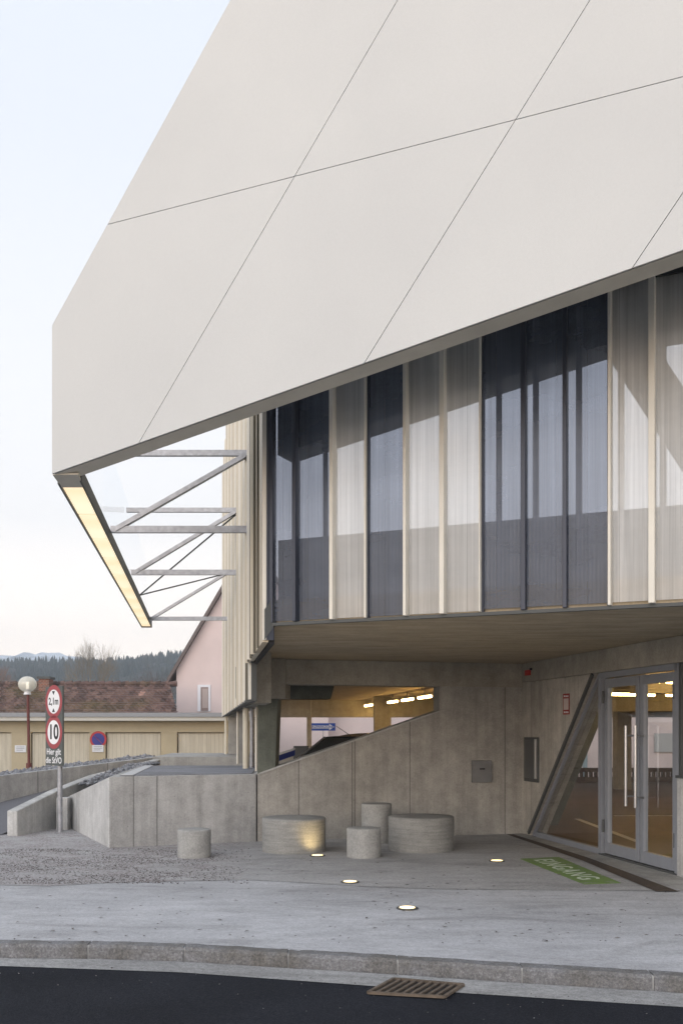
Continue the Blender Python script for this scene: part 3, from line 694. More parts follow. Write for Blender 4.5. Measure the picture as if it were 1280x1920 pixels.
MB().prism([WP(9.9, 2.46, -.07), WP(27, 2.46, -.07), WP(27, ZW, -.07), WP(9.9, ZW, -.07)], (.05, 0, 0)).build('wing_backing', M_dark, B)
# corner piece between wing and glazing
MB().prism([WP(9.86, 2.5, .0), WP(9.86, 2.5, -.03), GL.p(-.045, 2.5, .03), GL.p(-.075, 2.5, .06)], (0, 0, ZW-2.5)).build('corner_trim', M_cream2, B)
MB().prism([WP(9.86, 2.5, -.04), WP(9.92, 2.5, -.08), GL.p(-.01, 2.5, .0), GL.p(-.035, 2.5, .025)], (0, 0, 5.4-2.5)).build('corner_trim', M_navy, B)
# dark flashing along the slab edge
MB().prism([GL.p(.0, SOF-.01, .02), WP(9.84, 2.50, -.02), WP(13.2, 2.50, -.02), WP(14.2, SOF-.01, -.13)], (0, 0, .3)).build('slab_flashing', M_flash, B)
MB().prism([WP(12.66, 1.98, -.03), WP(13.6, 1.98, -.03), WP(13.6, 1.98, -.10), WP(12.66, 1.98, -.10)], (0,0,.55)).build('step_flashing', M_flash, B)
MB().prism([WP(13.2, 1.97, -.1), WP(27, 1.97, -.1), WP(27, 2.7, -.1), WP(13.2, 2.7, -.1)], (.22, 0, 0)).build('edge_downstand', M_conc_beam, B)
MB().bar(WP(27, 1.98, .0), WP(12.7, 1.98, .0), .08, .03).build('wing_sill', M_flash, B)

# ---- white screen (panels cut out of one convex outline)
def tz(px, py): return SCR.tz(px, py)
BL = tz(98, 888); C1 = tz(98, 610); C2 = tz(432, 0); BR = tz(1280, 468)
TMAX = 9.2; ZTOP = 9.3
sl1 = (C2[1]-C1[1])/(C2[0]-C1[0]); slb = (BR[1]-BL[1])/(BR[0]-BL[0])
outline = [BL, C1, (C1[0]+(ZTOP-C1[1])/sl1, ZTOP), (TMAX, ZTOP), (TMAX, BL[1]+slb*(TMAX-BL[0]))]
def clip(poly, a, b, c):     # keep a*t+b*z+c >= 0
    out = []
    for i in range(len(poly)):
        p_, q_ = poly[i], poly[(i+1) % len(poly)]; dp = a*p_[0]+b*p_[1]+c; dq = a*q_[0]+b*q_[1]+c
        if dp >= 0: out.append(p_)
        if (dp >= 0) != (dq >= 0):
            k = dp/(dp-dq); out.append((p_[0]+(q_[0]-p_[0])*k, p_[1]+(q_[1]-p_[1])*k))
    return out
def ln_(p_, q_):
    a = p_[1]-q_[1]; b = q_[0]-p_[0]; l = math.hypot(a, b); a /= l; b /= l; return (a, b, -(a*p_[0]+b*p_[1]))
D = [ln_(tz(745, 0), tz(262, 828)), ln_(tz(1105, 0), tz(683, 680)), ln_(tz(1280, 360), tz(1186, 500))]
D = [(-a, -b, -c) if a < 0 else (a, b, c) for a, b, c in D]      # positive to the right
step = (-D[2][2]/D[2][0])-(-D[1][2]/D[1][0])
D.append((D[2][0], D[2][1], D[2][2]-step*D[2][0]))
zj = tz(555, 330)[1]; zj2 = zj+2.35
H = [(0, 1, -zj), (0, 1, -zj2)]
g_ = .0030
cells = [outline]
for L_ in D+H:
    nc = []
    for poly in cells:
        p1 = clip(poly, L_[0], L_[1], L_[2]-g_); p2 = clip(poly, -L_[0], -L_[1], -L_[2]-g_)
        for q_ in (p1, p2):
            if len(q_) > 2: nc.append(q_)
    cells = nc
sn = Vector((SCR.n.x, SCR.n.y, 0))
for c in cells: MB().prism([SCR.p(t, z, 0) for t, z in c], sn*-.02).build('screen_panel', M_screen, B)
# body of the screen with underside
ins = [(t, z) for t, z in outline]
MB().prism([SCR.p(t, z, -.0215) for t, z in [(BL[0]+.012, BL[1]+.004), (C1[0]+.012, C1[1]), (outline[2][0]+.014, ZTOP-.01), (TMAX, ZTOP-.01), (TMAX, outline[4][1]+.004)]], sn*-.008).build('screen_backing', M_dark, B)
und = [SCR.p(BL[0], BL[1], -.031), SCR.p(TMAX, outline[4][1], -.031), SCR.p(TMAX, outline[4][1], -.25), SCR.p(BL[0], BL[1], -.25)]
MB().prism(und, (0, 0, .03)).build('screen_underside', M_lip, B)
lt = [SCR.p(BL[0], BL[1]+.034, -.031), SCR.p(C1[0], C1[1], -.031), SCR.p(C1[0], C1[1], -.12), SCR.p(BL[0], BL[1]+.034, -.12)]
MB().prism(lt, (.02, .005, 0)).build('screen_edge', M_galv, B)
MB().prism([SCR.p(t, z, -.26) for t, z in [(BL[0]+.05, BL[1]+.06), (C1[0]+.05, C1[1]), (outline[2][0]+.06, ZTOP-.02), (TMAX, ZTOP-.02), (TMAX, outline[4][1]+.06)]], sn*-.012).build('screen_inner_lining', plain('inner_lining', (.12, .12, .125), .7), B)
e1_ = outline[2]
MB().prism([SCR.p(C1[0]+.012, C1[1], -.031), SCR.p(e1_[0]+.012, e1_[1], -.031), SCR.p(e1_[0]+.012, e1_[1], -.045), SCR.p(C1[0]+.012, C1[1], -.045)], (.02, 0, 0)).build('screen_edge', M_galv, B)

# ---- side return: lit strip, clear side glass
def SP(Y, z, d=0.0):          # side return outer plane, d inwards
    k = (Y-9.26); return Vector((-2.69-.1402*k+d, Y, z))
ZS = 3.985
strip = MB()
w = .245
strip.prism([SP(9.62, ZS, 0), SP(9.62, ZS, .018), SP(23.05, ZS, .018), SP(23.05, ZS, 0)], (0,0,.14))
strip.prism([SP(9.52, ZS, w-.018), SP(9.52, ZS, w), SP(23.05, ZS, w), SP(23.05, ZS, w-.018)], (0,0,.14))
strip.prism([SP(22.97, ZS, .019), SP(23.05, ZS, .019), SP(23.05, ZS, w-.019), SP(22.97, ZS, w-.019)], (0,0,.14))
strip.prism([SP(9.7, ZS+.10, .019), SP(9.7, ZS+.10, w-.019), SP(22.96, ZS+.10, w-.019), SP(22.96, ZS+.10, .019)], (0,0,.03))
st = strip.build('light_strip_frame', M_flash, B)
MB().prism([SP(9.3, ZS+.004, .0), SP(9.3, ZS+.004, w), SP(9.78, ZS+.004, w-.02), SP(9.78, ZS+.004, .02)], (0,0,.02)).build('strip_end_plate', M_lip, B)
Ys = [9.80, 11.08, 12.48, 13.84, 15.3, 16.8, 18.1, 19.6, 21.06, 22.96]
for a, b in zip(Ys, Ys[1:]):
    MB().prism([SP(a+.03, ZS+.02, .022), SP(a+.03, ZS+.02, w-.022), SP(b-.03, ZS+.02, w-.022), SP(b-.03, ZS+.02, .022)], (0,0,.012)).build('light_diffuser', M_strip, st)
gy = [9.5, 12.6, 16.3, 20.0, 23.0]
for a, b in zip(gy, gy[1:]):
    MB().add([SP(a+.01, ZS+.14, w-.10), SP(b-.01, ZS+.14, w-.10), SP(b-.01, 5.45, w-.10), SP(a+.01, 5.45, w-.10)], [(0,1,2,3)]).build('side_glass', M_sglass, B)
# ---- galvanised outriggers
def outrigger(Y, zl, zu, yb):
    s_ = SP(Y, zl, w); e_ = WP(Y, zl, .02)
    u0 = SP(Y, zu, w-.08); u1 = WP(Y, zu, .02)
    t_ = MB(); hb = .085
    o = t_.bar(s_, e_, .06, hb).build('outrigger', M_galv, B)
    MB().bar(u0, u1, .06, hb*.85).build('upper_chord', M_galv, o)
    MB().bar(s_+Vector((.06, -.002, .0)), u1+Vector((-.03, -.002, -.03)), .055, .085, up=(0, 1, 0)).build('diagonal', M_galv, o)
    MB().box((e_.x-.01, Y-.06, zl-.09), (e_.x+.02, Y+.06, zl+.09)).build('end_plate', M_galv, o)
outrigger(12.6, 4.145, 5.11, 0); outrigger(16.3, 4.19, 5.21, 0); outrigger(21.6, 4.03, 5.05, 0); 
q1 = P(262, 1116, 19.0)
for a, b in ((q1, WP(16.3, 5.13, .05)), (q1, WP(21.2, 4.95, .05))):
    MB().tube(a, b, .014, n=8).build('tie_rod', M_flash, B)
# rear upper storeys' simple back (seen only from elsewhere)
MB().prism([P(470, 0, 33.9).xy.to_3d()+Vector((0,0,2.902)), Vector((16.9, 33.9, 2.902)), Vector((16.9, 33.7, 2.902)), P(470, 0, 33.7).xy.to_3d()+Vector((0,0,2.902))], (0,0,.7)).build('rear_parapet', M_par, B)

# ================================================================ TERRACES AND WALLS
def zslab(poly, z0, z1, name, mat, bevel=.01): return MB().prism([(x, y, z0) for x, y in poly], (0,0,z1-z0)).build(name, mat, bevel=bevel)
a = G(205, 1590); b = G(482, 1578.3)
t1o = zslab([(a.x, a.y), (b.x-.012, b.y), (b.x-.2, 17.6), ((262-CX)/F*17.6, 17.6)], -.12, .972, 'terrace', concrete('terrace_wall_concrete', (.43, .43, .43), joints=[a.x+ (b.x-a.x)*k for k in (.158, .312)], jdir=(1,0,0), streak=.6))
tag(t1o, 'raised concrete terrace block left of the entrance recess', 'terrace')
tp = MB().prism([(a.x+.12, a.y+.12, .973), (b.x-.08, b.y+.12, .973), (b.x-.25, 17.55, .973), ((262-CX)/F*17.6+.1, 17.55, .973)], (0,0,.012)).build('paving_top', paving('terrace_paving', (.25, .26, .29)).m, t1o)
MB().prism([(a.x+.125, a.y+.125, .9855), (a.x+.30, a.y+.125, .9855), ((262-CX)/F*17.6+.26, 17.5, .9855), ((262-CX)/F*17.6+.12, 17.5, .9855)], (0,0,.006)).build('pale_edge_strip', plain('pale_strip', (.5, .51, .53), .8, nz=.1), t1o)
c_ = P(286, 0, 24.0); d_ = P(441, 0, 24.0)
t2o = zslab([(c_.x, 24.0), (d_.x+2.2, 24.0), (d_.x+2.2, 28), (c_.x-.2, 28)], -.12, .972, 'terrace', M_conc)
tag(t2o, 'farther concrete terrace block behind the first one', 'terrace')
# sloping chamfer wall
e = G(118, 1545); nn = Vector((.89, .45, 0))*.2
cw = MB().prism([(a.x-.004, a.y, -.12), (e.x, e.y, -.12), (e.x, e.y, zat(1498, e.y)), (a.x-.004, a.y, .968)], nn).build('slanting_wall', M_conc_board, bevel=.012)
tag(cw, 'pale board marked concrete wall with sloping top behind the sign post', 'wall')
# low ramp wall
def lw(Y): return -4.91+.2*(Y-15.1)
pts = [(15.1, -.12), (20.8, -.12), (20.8, 1.0), (17.8, .80), (16.4, .62), (15.1, .385)]
ow = MB().prism([(lw(y), y, z) for y, z in pts], (-.17, .03, 0)).build('ramp_wall', M_conc_board, bevel=.02)
tag(ow, 'low tapering concrete wall with rounded end beside the ramp', 'wall')
# long back wall
wb = MB().prism([(-13, 17.6, -.12), (-7.2, 21.0, -.12), (-4.45, 24.1, -.12), (-4.45, 24.1, .965), (-7.2, 21.0, .645), (-13, 17.6, .30)], (-.1, .22, 0)).build('retaining_wall', concrete('retaining_concrete', (.44, .44, .44), joints=[-6.6, -5.4, -7.9, -9.4], jdir=(1,0,0), streak=.6), bevel=.01)
tag(wb, 'long grey concrete retaining wall rising behind the ramp', 'wall')
# ramp surface
rp = MB().add([(-12.5, 13.2, .010), (-5.2, 15.2, .010), (-7.3, 20.9, .06), (-13, 17.5, .01)], [(0,1,2,3)])
rp.add([(-5.2, 15.2, .010), (-3.95, 20.8, .75), (-4.7, 23.6, .75), (-7.3, 20.9, .06)], [(0,1,2,3)])
struct(rp.build('ramp', M_asph2), 'grey asphalt ramp between the low walls')
rm = MB(); q1, q2 = G(-160, 1531, .016), G(19, 1531, .016); rm.prism([q1, q2, q2+Vector((0,.13,0)), q1+Vector((0,.13,0))], (0,0,.003))
struct(rm.build('road_marking', M_white), 'thin white line painted across the ramp')
# rubble beds
mb = MB()
M_rub = NT('rubble'); p = M_rub.pos(); a5 = M_rub.noise(p, 7, 3); b5 = M_rub.noise(p, 40, 3, .7)
M_rub.col(M_rub.mix(.5, M_rub.ramp(a5, [(.35, (.10,.105,.12)), (.65, (.32,.33,.36))]), M_rub.ramp(b5, [(.3, (.6,)*3), (.7, (1.1,)*3)]), 'MULTIPLY')); M_rub.set(Roughness=.9); M_rub = M_rub.m
for k in range(1800):
    s_ = random.random(); y = 14.2+s_*6.2
    xl = lw(max(y, 15.1))+.03
    if y < 17.07: kx = (y-13.58)/(17.07-13.58); xr = a.x+(e.x-a.x)*kx+.22*0-.02; xl2 = xr+.15; xr2 = a.x+(y-a.y)*(-.13)+.1
    # bed lies between the slanting wall / terrace edge and the ramp wall
    if y < 16.95:
        lo_, hi_ = a.x+(e.x-a.x)*(y-13.58)/3.49+.2, a.x-.02-(y-13.6)*.10
        z = .97+(y-13.58)/3.49*(-.54)
        z = min(.93, z+.45*random.random()*0-.02)
        if hi_ <= lo_: continue
        x = random.uniform(lo_, hi_); zz = z+(x-lo_)/(hi_-lo_+.001)*(.93-z)*.9-.03
    else:
        lo_, hi_ = lw(y)+.02, (262-CX)/F*17.6+(17.6-y)*.1
        x = random.uniform(lo_, max(lo_+.1, hi_)); zz = min(.93, .62+(y-16.4)*.12)
    rock(mb, (x, y, zz), random.uniform(.025, .065), .7)
ro = mb.build('rubble', M_rub, recalc=False); tag(ro, 'bed of grey rubble stones between the sloping concrete walls', 'stones', kind='stuff')
# fill under rubble
MB().prism([(a.x+.12, a.y+.1, -.1), (a.x+(262-205)/F*3+.1, 17.6, -.1), (-3.75, 20.7, -.1), (lw(16.6)+.01, 16.6, -.1), (e.x+.15, e.y+.02, -.1)], (0,0,.55)).build('rubble_bed', M_rub)['kind'] = 'stuff'
bpy.data.objects['rubble_bed']['label'] = 'earth and stone fill beneath the rubble'; bpy.data.objects['rubble_bed']['category'] = 'stones'
mb = MB()
for k in range(2600):
    t = random.random(); x = -13+t*8.6
    if x < -7.2: q = (x+13)/5.8; y = 17.6+q*3.4; z = .30+q*.345
    else: q = (x+7.2)/2.75; y = 21+q*3.1; z = .645+q*.32
    d = random.random()*1.3; rock(mb, (x-.1-d*.4, y+.25+d, z-.02+d*.03*random.random()), random.uniform(.025, .065), .7)
tag(mb.build('rubble', M_rub, recalc=False), 'strip of grey rubble along the top of the retaining wall', 'stones', kind='stuff')
mb = MB().prism([(-13.1, 17.85, -.3), (-7.3, 21.25, -.3), (-4.55, 24.35, -.3), (-5.2, 26.2, -.3), (-8.2, 23.2, -.3), (-14, 19.8, -.3)], (0,0,.1)); 
mb = MB().add([(-13.1, 17.85, .26), (-7.3, 21.25, .60), (-4.55, 24.35, .92), (-5.1, 25.8, .92), (-7.9, 22.7, .60), (-13.7, 19.3, .26), (-5.6, 28.5, -.5), (-9.0, 25.5, -.5), (-15, 22, -.5)], [(0,1,4,5),(1,2,3,4),(5,4,7,8),(4,3,6,7)])
tag(mb.build('rubble_bank', M_rub), 'gravel bank sloping down behind the retaining wall', 'stones', kind='stuff')

# ================================================================ STREET THINGS
def ring(px, wpx, ytop, ybot, name, mat, label, cat, grp, layers=0):
    # ybot: lowest visible base row; front edge lies there
    Yf = CH*F/(ybot-HY); r = wpx/2/F*Yf; r = r*(1+r/Yf); Y = Yf+r; X = (px-CX)/F*Y
    ht = CH-(ytop-HY)*Y/F
    bv = .012; prof = [(r-.006, -.01), (r, .01)]
    N = 14
    for k in range(1, N): prof.append((r+random.uniform(-.001, .001), .01+(ht-.04)*k/N))
    prof += [(r, ht-bv), (r-bv*.4, ht-bv*.35), (r-bv, ht), (r*.5, ht+.001)]
    o = MB().lathe((X, Y, 0), prof, 72).build(name, mat, smooth=True)
    return tag(o, label, cat, grp)
# banded concrete for the large seats
m = NT('banded_concrete'); p = m.pos(); zb_ = m.sepz(p)[2]
bn = m.noise(m.mapp(p, (1.5, 1.5, 22)), 1.6, 5, .7); fn = m.noise(p, 55, 4, .75); md = m.noise(p, 7, 4, .6)
c_ = m.ramp(bn, [(.3, (.23,.23,.22)), (.5, (.29,.288,.275)), (.7, (.35,.345,.33))]); c_ = m.mix(.6, c_, m.ramp(fn, [(.3, (.6,)*3), (.65, (1.15,)*3)]), 'MULTIPLY'); c_ = m.mix(.5, c_, m.ramp(md, [(.3, (.75,)*3), (.7, (1.1,)*3)]), 'MULTIPLY')
m.col(c_); m.set(Roughness=.85); m.bump(m.math('ADD', m.math('MULTIPLY', bn, .6), fn), .5, .012); M_band = m.m
ring(551, 119, 1532.5, 1603, 'round_table', M_band, 'wide round concrete seat washed by a warm ground lamp, left of the pair', 'concrete seat', 'large round concrete seats')
ring(789, 123, 1530, 1601, 'round_table', M_band, 'wide round concrete seat in front of the recess wall, right of the small stools', 'concrete seat', 'large round concrete seats')
ring(364.5, 62, 1554.5, 1611, 'round_stool', M_stool, 'small round concrete stool standing alone before the terrace block', 'stool', 'small round concrete stools')
ring(682, 64, 1552, 1611, 'round_stool', M_stool, 'small round concrete stool nearest the camera, between the wide seats', 'stool', 'small round concrete stools')
ring(705.5, 57, 1506.5, 1583, 'round_stool', M_stool, 'taller round concrete stool behind the small stool between the wide seats', 'stool', 'small round concrete stools')

# in-ground lamps
def ground_lamp(px, py, label, power, aim=None):
    q = G(px, py, .006)
    o = empty('ground_lamp', q, label, 'ground lamp', 'round lamps sunk in the paving')
    MB().lathe(q, [(.098, 0), (.098, .006), (.075, .009), (.073, .004)], 32).build('trim_ring', M_flash, o, smooth=True)
    MB().lathe(q, [(.070, .0), (.070, .0105), (.001, .012)], 24).build('lens', M_lens, o, smooth=True)
    l = bpy.data.lights.new('lamp_light', 'SPOT'); l.energy = power; l.color = (1, .72, .32); l.spot_size = R(95); l.spot_blend = .9; l.shadow_soft_size = .05
    lo = bpy.data.objects.new('lamp_light', l); COL.objects.link(lo); lo.parent = o; lo.location = (0, -.03 if aim else 0, .03)
    d = Vector(aim) if aim else Vector((0, 0, 1)); lo.rotation_euler = d.to_track_quat('-Z', 'Y').to_euler()
ground_lamp(595, 1604.5, 'glowing ground lamp touching the foot of the left wide seat', 5.5, (-.05, .24, .22))
ground_lamp(656, 1654, 'glowing ground lamp at the edge of the darker paving, below the small stool', 4)
ground_lamp(763, 1703, 'glowing ground lamp nearest the kerb', 4)
ground_lamp(931, 1614.5, 'glowing ground lamp left of the green floor marking', 4)

# sign post
sp = G(113, 1561); SY = sp.y
sg = empty('sign_post', sp, 'tall grey sign board with two round red limits on a steel pole', 'sign')
MB().tube(sp, P(113, 1432, SY), .040, n=20).build('pole', M_galv, sg, smooth=True)
right = Vector((.705, -.709, 0)); nrm = Vector((-.709, -.705, 0))
def sgp(x, z, d=0): return cc+right*x+Vector((0,0,z))+nrm*d
cc = P(101.5, 1361, SY)+Vector((0,0,0)); SW, SHh = .535, 148/F*SY
MB().prism([sgp(-SW/2, -SHh/2), sgp(SW/2, -SHh/2), sgp(SW/2, SHh/2), sgp(-SW/2, SHh/2)], -nrm*.03).build('board', M_signgrey, sg, bevel=.006)
def disc(z, r, d, mat, name, par, x=0):
    n = 40; return MB().prism([sgp(x+r*math.cos(2*math.pi*i/n), z+r*math.sin(2*math.pi*i/n), d) for i in range(n)], nrm*.002).build(name, mat, par)
M_sred = plain('sign_red', (.33, .06, .07), .5)
pxm = SY/F
for yc, nm in ((1315.5, 'h'), (1373, 's')):
    z_ = (1361-yc)*pxm
    r1 = disc(z_, 33.5/2*2*pxm*.93, .001, M_sred, 'limit_ring', sg); r2 = disc(z_, 22.6*pxm, .0035, M_white, 'limit_field', r1)
    if nm == 'h':
        text('lettering', '2,1m', .155, M_black, r1, sgp(0, z_, .0065), right, (0,0,1), .001, bold=.003)
        for s_ in (1, -1):
            MB().prism([sgp(-.045, z_+s_*.165, .006), sgp(.045, z_+s_*.165, .006), sgp(0, z_+s_*.105, .006)], nrm*.002).build('arrow', M_black, r1)
    else: text('lettering', '10', .32, M_black, r1, sgp(0, z_-.005, .0065), right, (0,0,1), .001, bold=.008)
text('lettering', 'Hier gilt\ndie StVO', .135, M_white, sg, sgp(.0, (1361-1418)*pxm, .004), right, (0,0,1), .001, bold=.0015)
# small block at the foot of the pole
fb_ = MB().box((sp.x-.16, sp.y+.35, -.02), (sp.x+.02, sp.y+.6, .52)).build('concrete_stub', M_conc_board, bevel=.012); tag(fb_, 'short pale concrete stub behind the sign pole', 'concrete block')

# globe lamp
LY = 24.3; lb = P(55, 1440, LY)
lp = empty('street_lamp', lb, 'red brown lamp post with a white glass globe before the garages', 'street lamp')
mb = MB(); mb.tube(lb, P(53, 1300, LY), .035, n=14); mb.tube(lb, lb+Vector((0,0,.12)), .07, n=14); mb.build('pole', plain('red_brown_paint', (.13, .035, .03), .5), lp, smooth=True)
gc_ = P(52, 1283, LY); rr = .222; prof = []
for k in range(13):
    a = -math.pi/2+.22+(math.pi-.23)*k/12; prof.append((max(.002, rr*math.cos(a)), rr*.88*math.sin(a)))
mg = NT('opal_globe'); mg.col((.78, .76, .68)); mg.set(Roughness=.15, Transmission_Weight=.0, Specular_IOR_Level=.6)
tr_ = mg.n('ShaderNodeBsdfTransparent'); mx_ = mg.n('ShaderNodeMixShader'); mx_.inputs[0].default_value = .35; mg.l(mg.b.outputs[0], mx_.inputs[1]); mg.l(tr_.outputs[0], mx_.inputs[2]); mg.l(mx_.outputs[0], mg.out.inputs[0])
MB().lathe(gc_, prof, 28).build('globe', mg.m, lp, smooth=True)
MB().tube(gc_+Vector((0,0,-.25)), gc_+Vector((0,0,-.12)), .09, .06, n=16).build('lamp_socket', M_white, lp)
MB().tube(gc_+Vector((0,0,-.12)), gc_+Vector((0,0,.06)), .035, n=10).build('bulb', emit('bulb_glow', (1, .9, .7), .6), lp)

# ================================================================ GARAGES
GY = 34.0
ga = empty('garage_row', (-10, GY, -.5), 'long beige row of garages under a grey flat eave', 'garages')
M_beige = plain('beige_render', (.42, .36, .25), .85, nz=.08, nscale=1.5, bump=.1)
x0, x1 = P(-220, 0, GY).x, P(468, 0, GY).x; ze = zat(1346, GY)
doors = [(-130,-25),(-8,22),(58,168),(198,302),(332,432)]
doors = [(-230,-150),(-110,22),(58,168),(198,302),(332,432)]
dz = zat(1373, GY)
wl = MB(); px_prev = -260
edges_ = [P(a, 0, GY).x for a, b in doors]; edger = [P(b, 0, GY).x for a, b in doors]
xw = [x0-1.5]+[v for pr in zip(edges_, edger) for v in pr]+[x1]
for i in range(0, len(xw), 2): wl.box((xw[i], GY, -.55), (xw[i+1], GY+.25, dz))
wl.box((x0-1.5, GY, dz+.0005), (x1, GY+.25, ze)); wl.box((x0-1.5, GY+.3, -.55), (x1, GY+6, ze-.02))
wl.build('wall', M_beige, ga)
def gdoor_mat():
    m = NT('garage_door_paint'); p = m.pos(); x = m.sepz(p)[0]; fr = m.math('FRACT', m.math('MULTIPLY', x, 1/.14)); ed = m.math('LESS_THAN', fr, .1)
    nz = m.noise(m.mapp(p, (3,3,.5)), 2, 4); c = m.ramp(nz, [(.3, (.44,.40,.32)), (.7, (.56,.52,.43))]); m.col(m.mix(m.math('MULTIPLY', ed, .5), c, (.22,.19,.14))); m.set(Roughness=.7); return m.m
MG = gdoor_mat()
for (a, b) in zip(edges_, edger):
    d = MB().box((a+.03, GY+.10, -.5), (b-.03, GY+.14, dz-.03)).build('garage_door', MG, ga)
    MB().box(((a+b)/2-.03, GY+.07, .45), ((a+b)/2+.03, GY+.10, .6)).build('handle', M_black, d)
MB().box((x0-1.6, GY-.35, ze+.001), (x1+.1, GY+6, ze+.10)).build('flat_roof', plain('roof_felt', (.17, .175, .19), .8, nz=.2), ga)
MB().box((x0-1.6, GY-.40, ze-.10), (x1+.1, GY-.352, ze+.03)).build('gutter', plain('pale_gutter', (.5, .49, .45), .5), ga)
MB().box((x0-1.6, GY-.45, ze+.03), (x1+.1, GY-.36, ze+.17)).build('eave_trim', plain('grey_eave', (.26, .27, .29), .5), ga)
# wall signs
def rsign(px, py, w, h, name, label):
    c = P(px, py, GY-.02); o = MB().box((c.x-w/2, GY-.03, c.z-h/2), (c.x+w/2, GY-.005, c.z+h/2)).build(name, plain('plate_white', (.62, .64, .68), .5), None); return tag(o, label, 'sign')
for (px, py, lb_) in ((39, 1404, 'small white notice plate on the garage wall beside the lamp post'), (184, 1403.5, 'small white plate under the round no parking sign')):
    o = rsign(px, py, .38, .24, 'notice_plate', lb_)
    c = P(px, py, GY-.02)
    for k in range(3): MB().box((c.x-.14, GY-.033, c.z+.055-k*.055), (c.x+.14-.05*(k == 2), GY-.0301, c.z+.072-k*.055)).build('printed_line', plain('grey_print', (.25,.25,.28)), o)
c = P(184.5, 1386.5, GY-.02)
def disc_y(c, r, y0, mat, name, par=None):
    n = 36; return MB().prism([(c.x+r*math.cos(6.28319*i/n), y0, c.z+r*math.sin(6.28319*i/n)) for i in range(n)], (0, -.008, 0)).build(name, mat, par)
o = disc_y(c, .285, GY-.01, plain('np_red', (.42,.03,.035), .5), 'no_parking_sign'); tag(o, 'round blue and red no parking sign on the garage wall', 'sign')
disc_y(c, .215, GY-.0195, plain('np_blue', (.03,.03,.22), .5), 'blue_field', o)
MB().bar((c.x-.15, GY-.032, c.z+.15), (c.x+.15, GY-.032, c.z-.15), .006, .055, up=(0,1,0)).build('bar', plain('np_red2', (.42,.03,.035), .5), o)

# tiled roof building behind
RYa, RYb = 36.0, 39.8
tb = empty('tiled_house', (-10, 40, -.5), 'low house with a mossy brown tiled roof behind the garages', 'house')
zea = zat(1338, RYa); zri = zat(1284, RYb); xl_, xr_ = -16.5, P(332, 0, RYa).x; xrr = P(318, 0, RYb).x
m = NT('mossy_tiles'); p = m.pos(); s3 = m.sepz(p)
n1 = m.noise(p, .5, 4); n2 = m.noise(m.mapp(p, (4, 1, 1)), 3, 3, .7); 
wnn = m.n('ShaderNodeTexWhiteNoise', noise_dimensions='2D'); cb = m.n('ShaderNodeCombineXYZ')
m.l(m.math('FLOOR', m.math('MULTIPLY', s3[0], 1/.2)), cb.inputs[0]); m.l(m.math('FLOOR', m.math('MULTIPLY', s3[1], 1/.42)), cb.inputs[1]); m.l(cb.outputs[0], wnn.inputs['Vector'])
c = m.ramp(wnn.outputs['Value'], [(0, (.07,.045,.04)), (.5, (.13,.08,.07)), (.985, (.20,.13,.11)), (1, (.42,.26,.22))])
c = m.mix(m.math('MULTIPLY', m.math('SUBTRACT', n1, .5), 2.5, clamp=True), c, (.11,.09,.03)); 
m.col(m.mix(.4, c, m.ramp(n2, [(.3, (.5,)*3), (.7, (1.2,)*3)]), 'MULTIPLY')); m.set(Roughness=.9); M_tile = m.m
rows = 13; roof = MB()
def rz(t): return zea+(zri-zea)*t
for r in range(rows):        # overlapping tile courses with wavy front edges
    t0_, t1_ = r/rows, (r+1)/rows; ya, yb = RYa+(RYb-RYa)*t0_, RYa+(RYb-RYa)*t1_+.05
    xe = xr_+(xrr-xr_)*(t0_); nn_ = int((xe-xl_)/.1); vs = []
    for i in range(nn_+1):
        x = xl_+(xe-xl_)*i/nn_; wv = .025*math.cos(x/.2*2*math.pi)+random.uniform(-.008, .008)
        vs += [(x, ya-.02, rz(t0_)+.02+wv-.035), (x, ya-.02, rz(t0_)+.055+wv), (x, yb, rz(t1_)+.005+wv)]
    fs = []
    for i in range(nn_): fs += [(i*3, i*3+3, i*3+4, i*3+1), (i*3+1, i*3+4, i*3+5, i*3+2)]
    roof.add(vs, fs)
rf = roof.build('roof', M_tile, tb, recalc=False)
mb = MB(); x = xl_
while x < xrr:
    mb.tube((x, RYb, zri+.02), (x+.33, RYb, zri+.05), .10, .12, n=8); x += .32
mb.build('ridge_tiles', M_tile, rf)
xb_ = P(322, 0, RYb+2).x
MB().prism([(xl_, RYb, zri), (xrr, RYb, zri), (xb_, RYb+2, zea), (xl_, RYb+2, zea)], (0,0,-.05)).build('roof', M_tile, tb)
MB().add([(xrr, RYb, zri), (xr_+.02, RYa, zea), (xb_, RYb+2, zea)], [(0,1,2)]).build('roof', plain('red_hip_tiles', (.16,.08,.07), .9, nz=.3, nscale=10), tb)
MB().box((xl_, RYa+.4, -.55), (xb_-.3, RYb+1.9, zea)).build('wall', M_beige, tb)
ch = MB(); cA, cB = P(73, 1270, 38.9), P(92, 1300, 38.9)
m = NT('old_brick'); p = m.pos(); br = m.n('ShaderNodeTexBrick'); m.l(m.mapp(p, (1,1,1), (R(90),0,0)), br.inputs[0]); br.inputs['Scale'].default_value = 4; br.inputs['Color1'].default_value = (.26,.10,.06,1); br.inputs['Color2'].default_value = (.15,.07,.05,1); br.inputs['Mortar'].default_value = (.3,.27,.24,1)
m.col(br.outputs[0]); m.set(Roughness=.9)
chim = MB().box((cA.x, 38.9, cB.z-.4), (cB.x, 39.5, cA.z-.06)).build('chimney', m.m, tb)
MB().box((cA.x-.06, 38.84, cA.z-.058), (cB.x+.06, 39.56, cA.z+.03)).build('chimney_cap', M_flash, chim)
MB().box((cA.x-.08, 38.75, cB.z-.35), (cB.x+.08, 38.89, cB.z+.02)).build('chimney_flashing', plain('zinc', (.45,.47,.5), .5), chim)

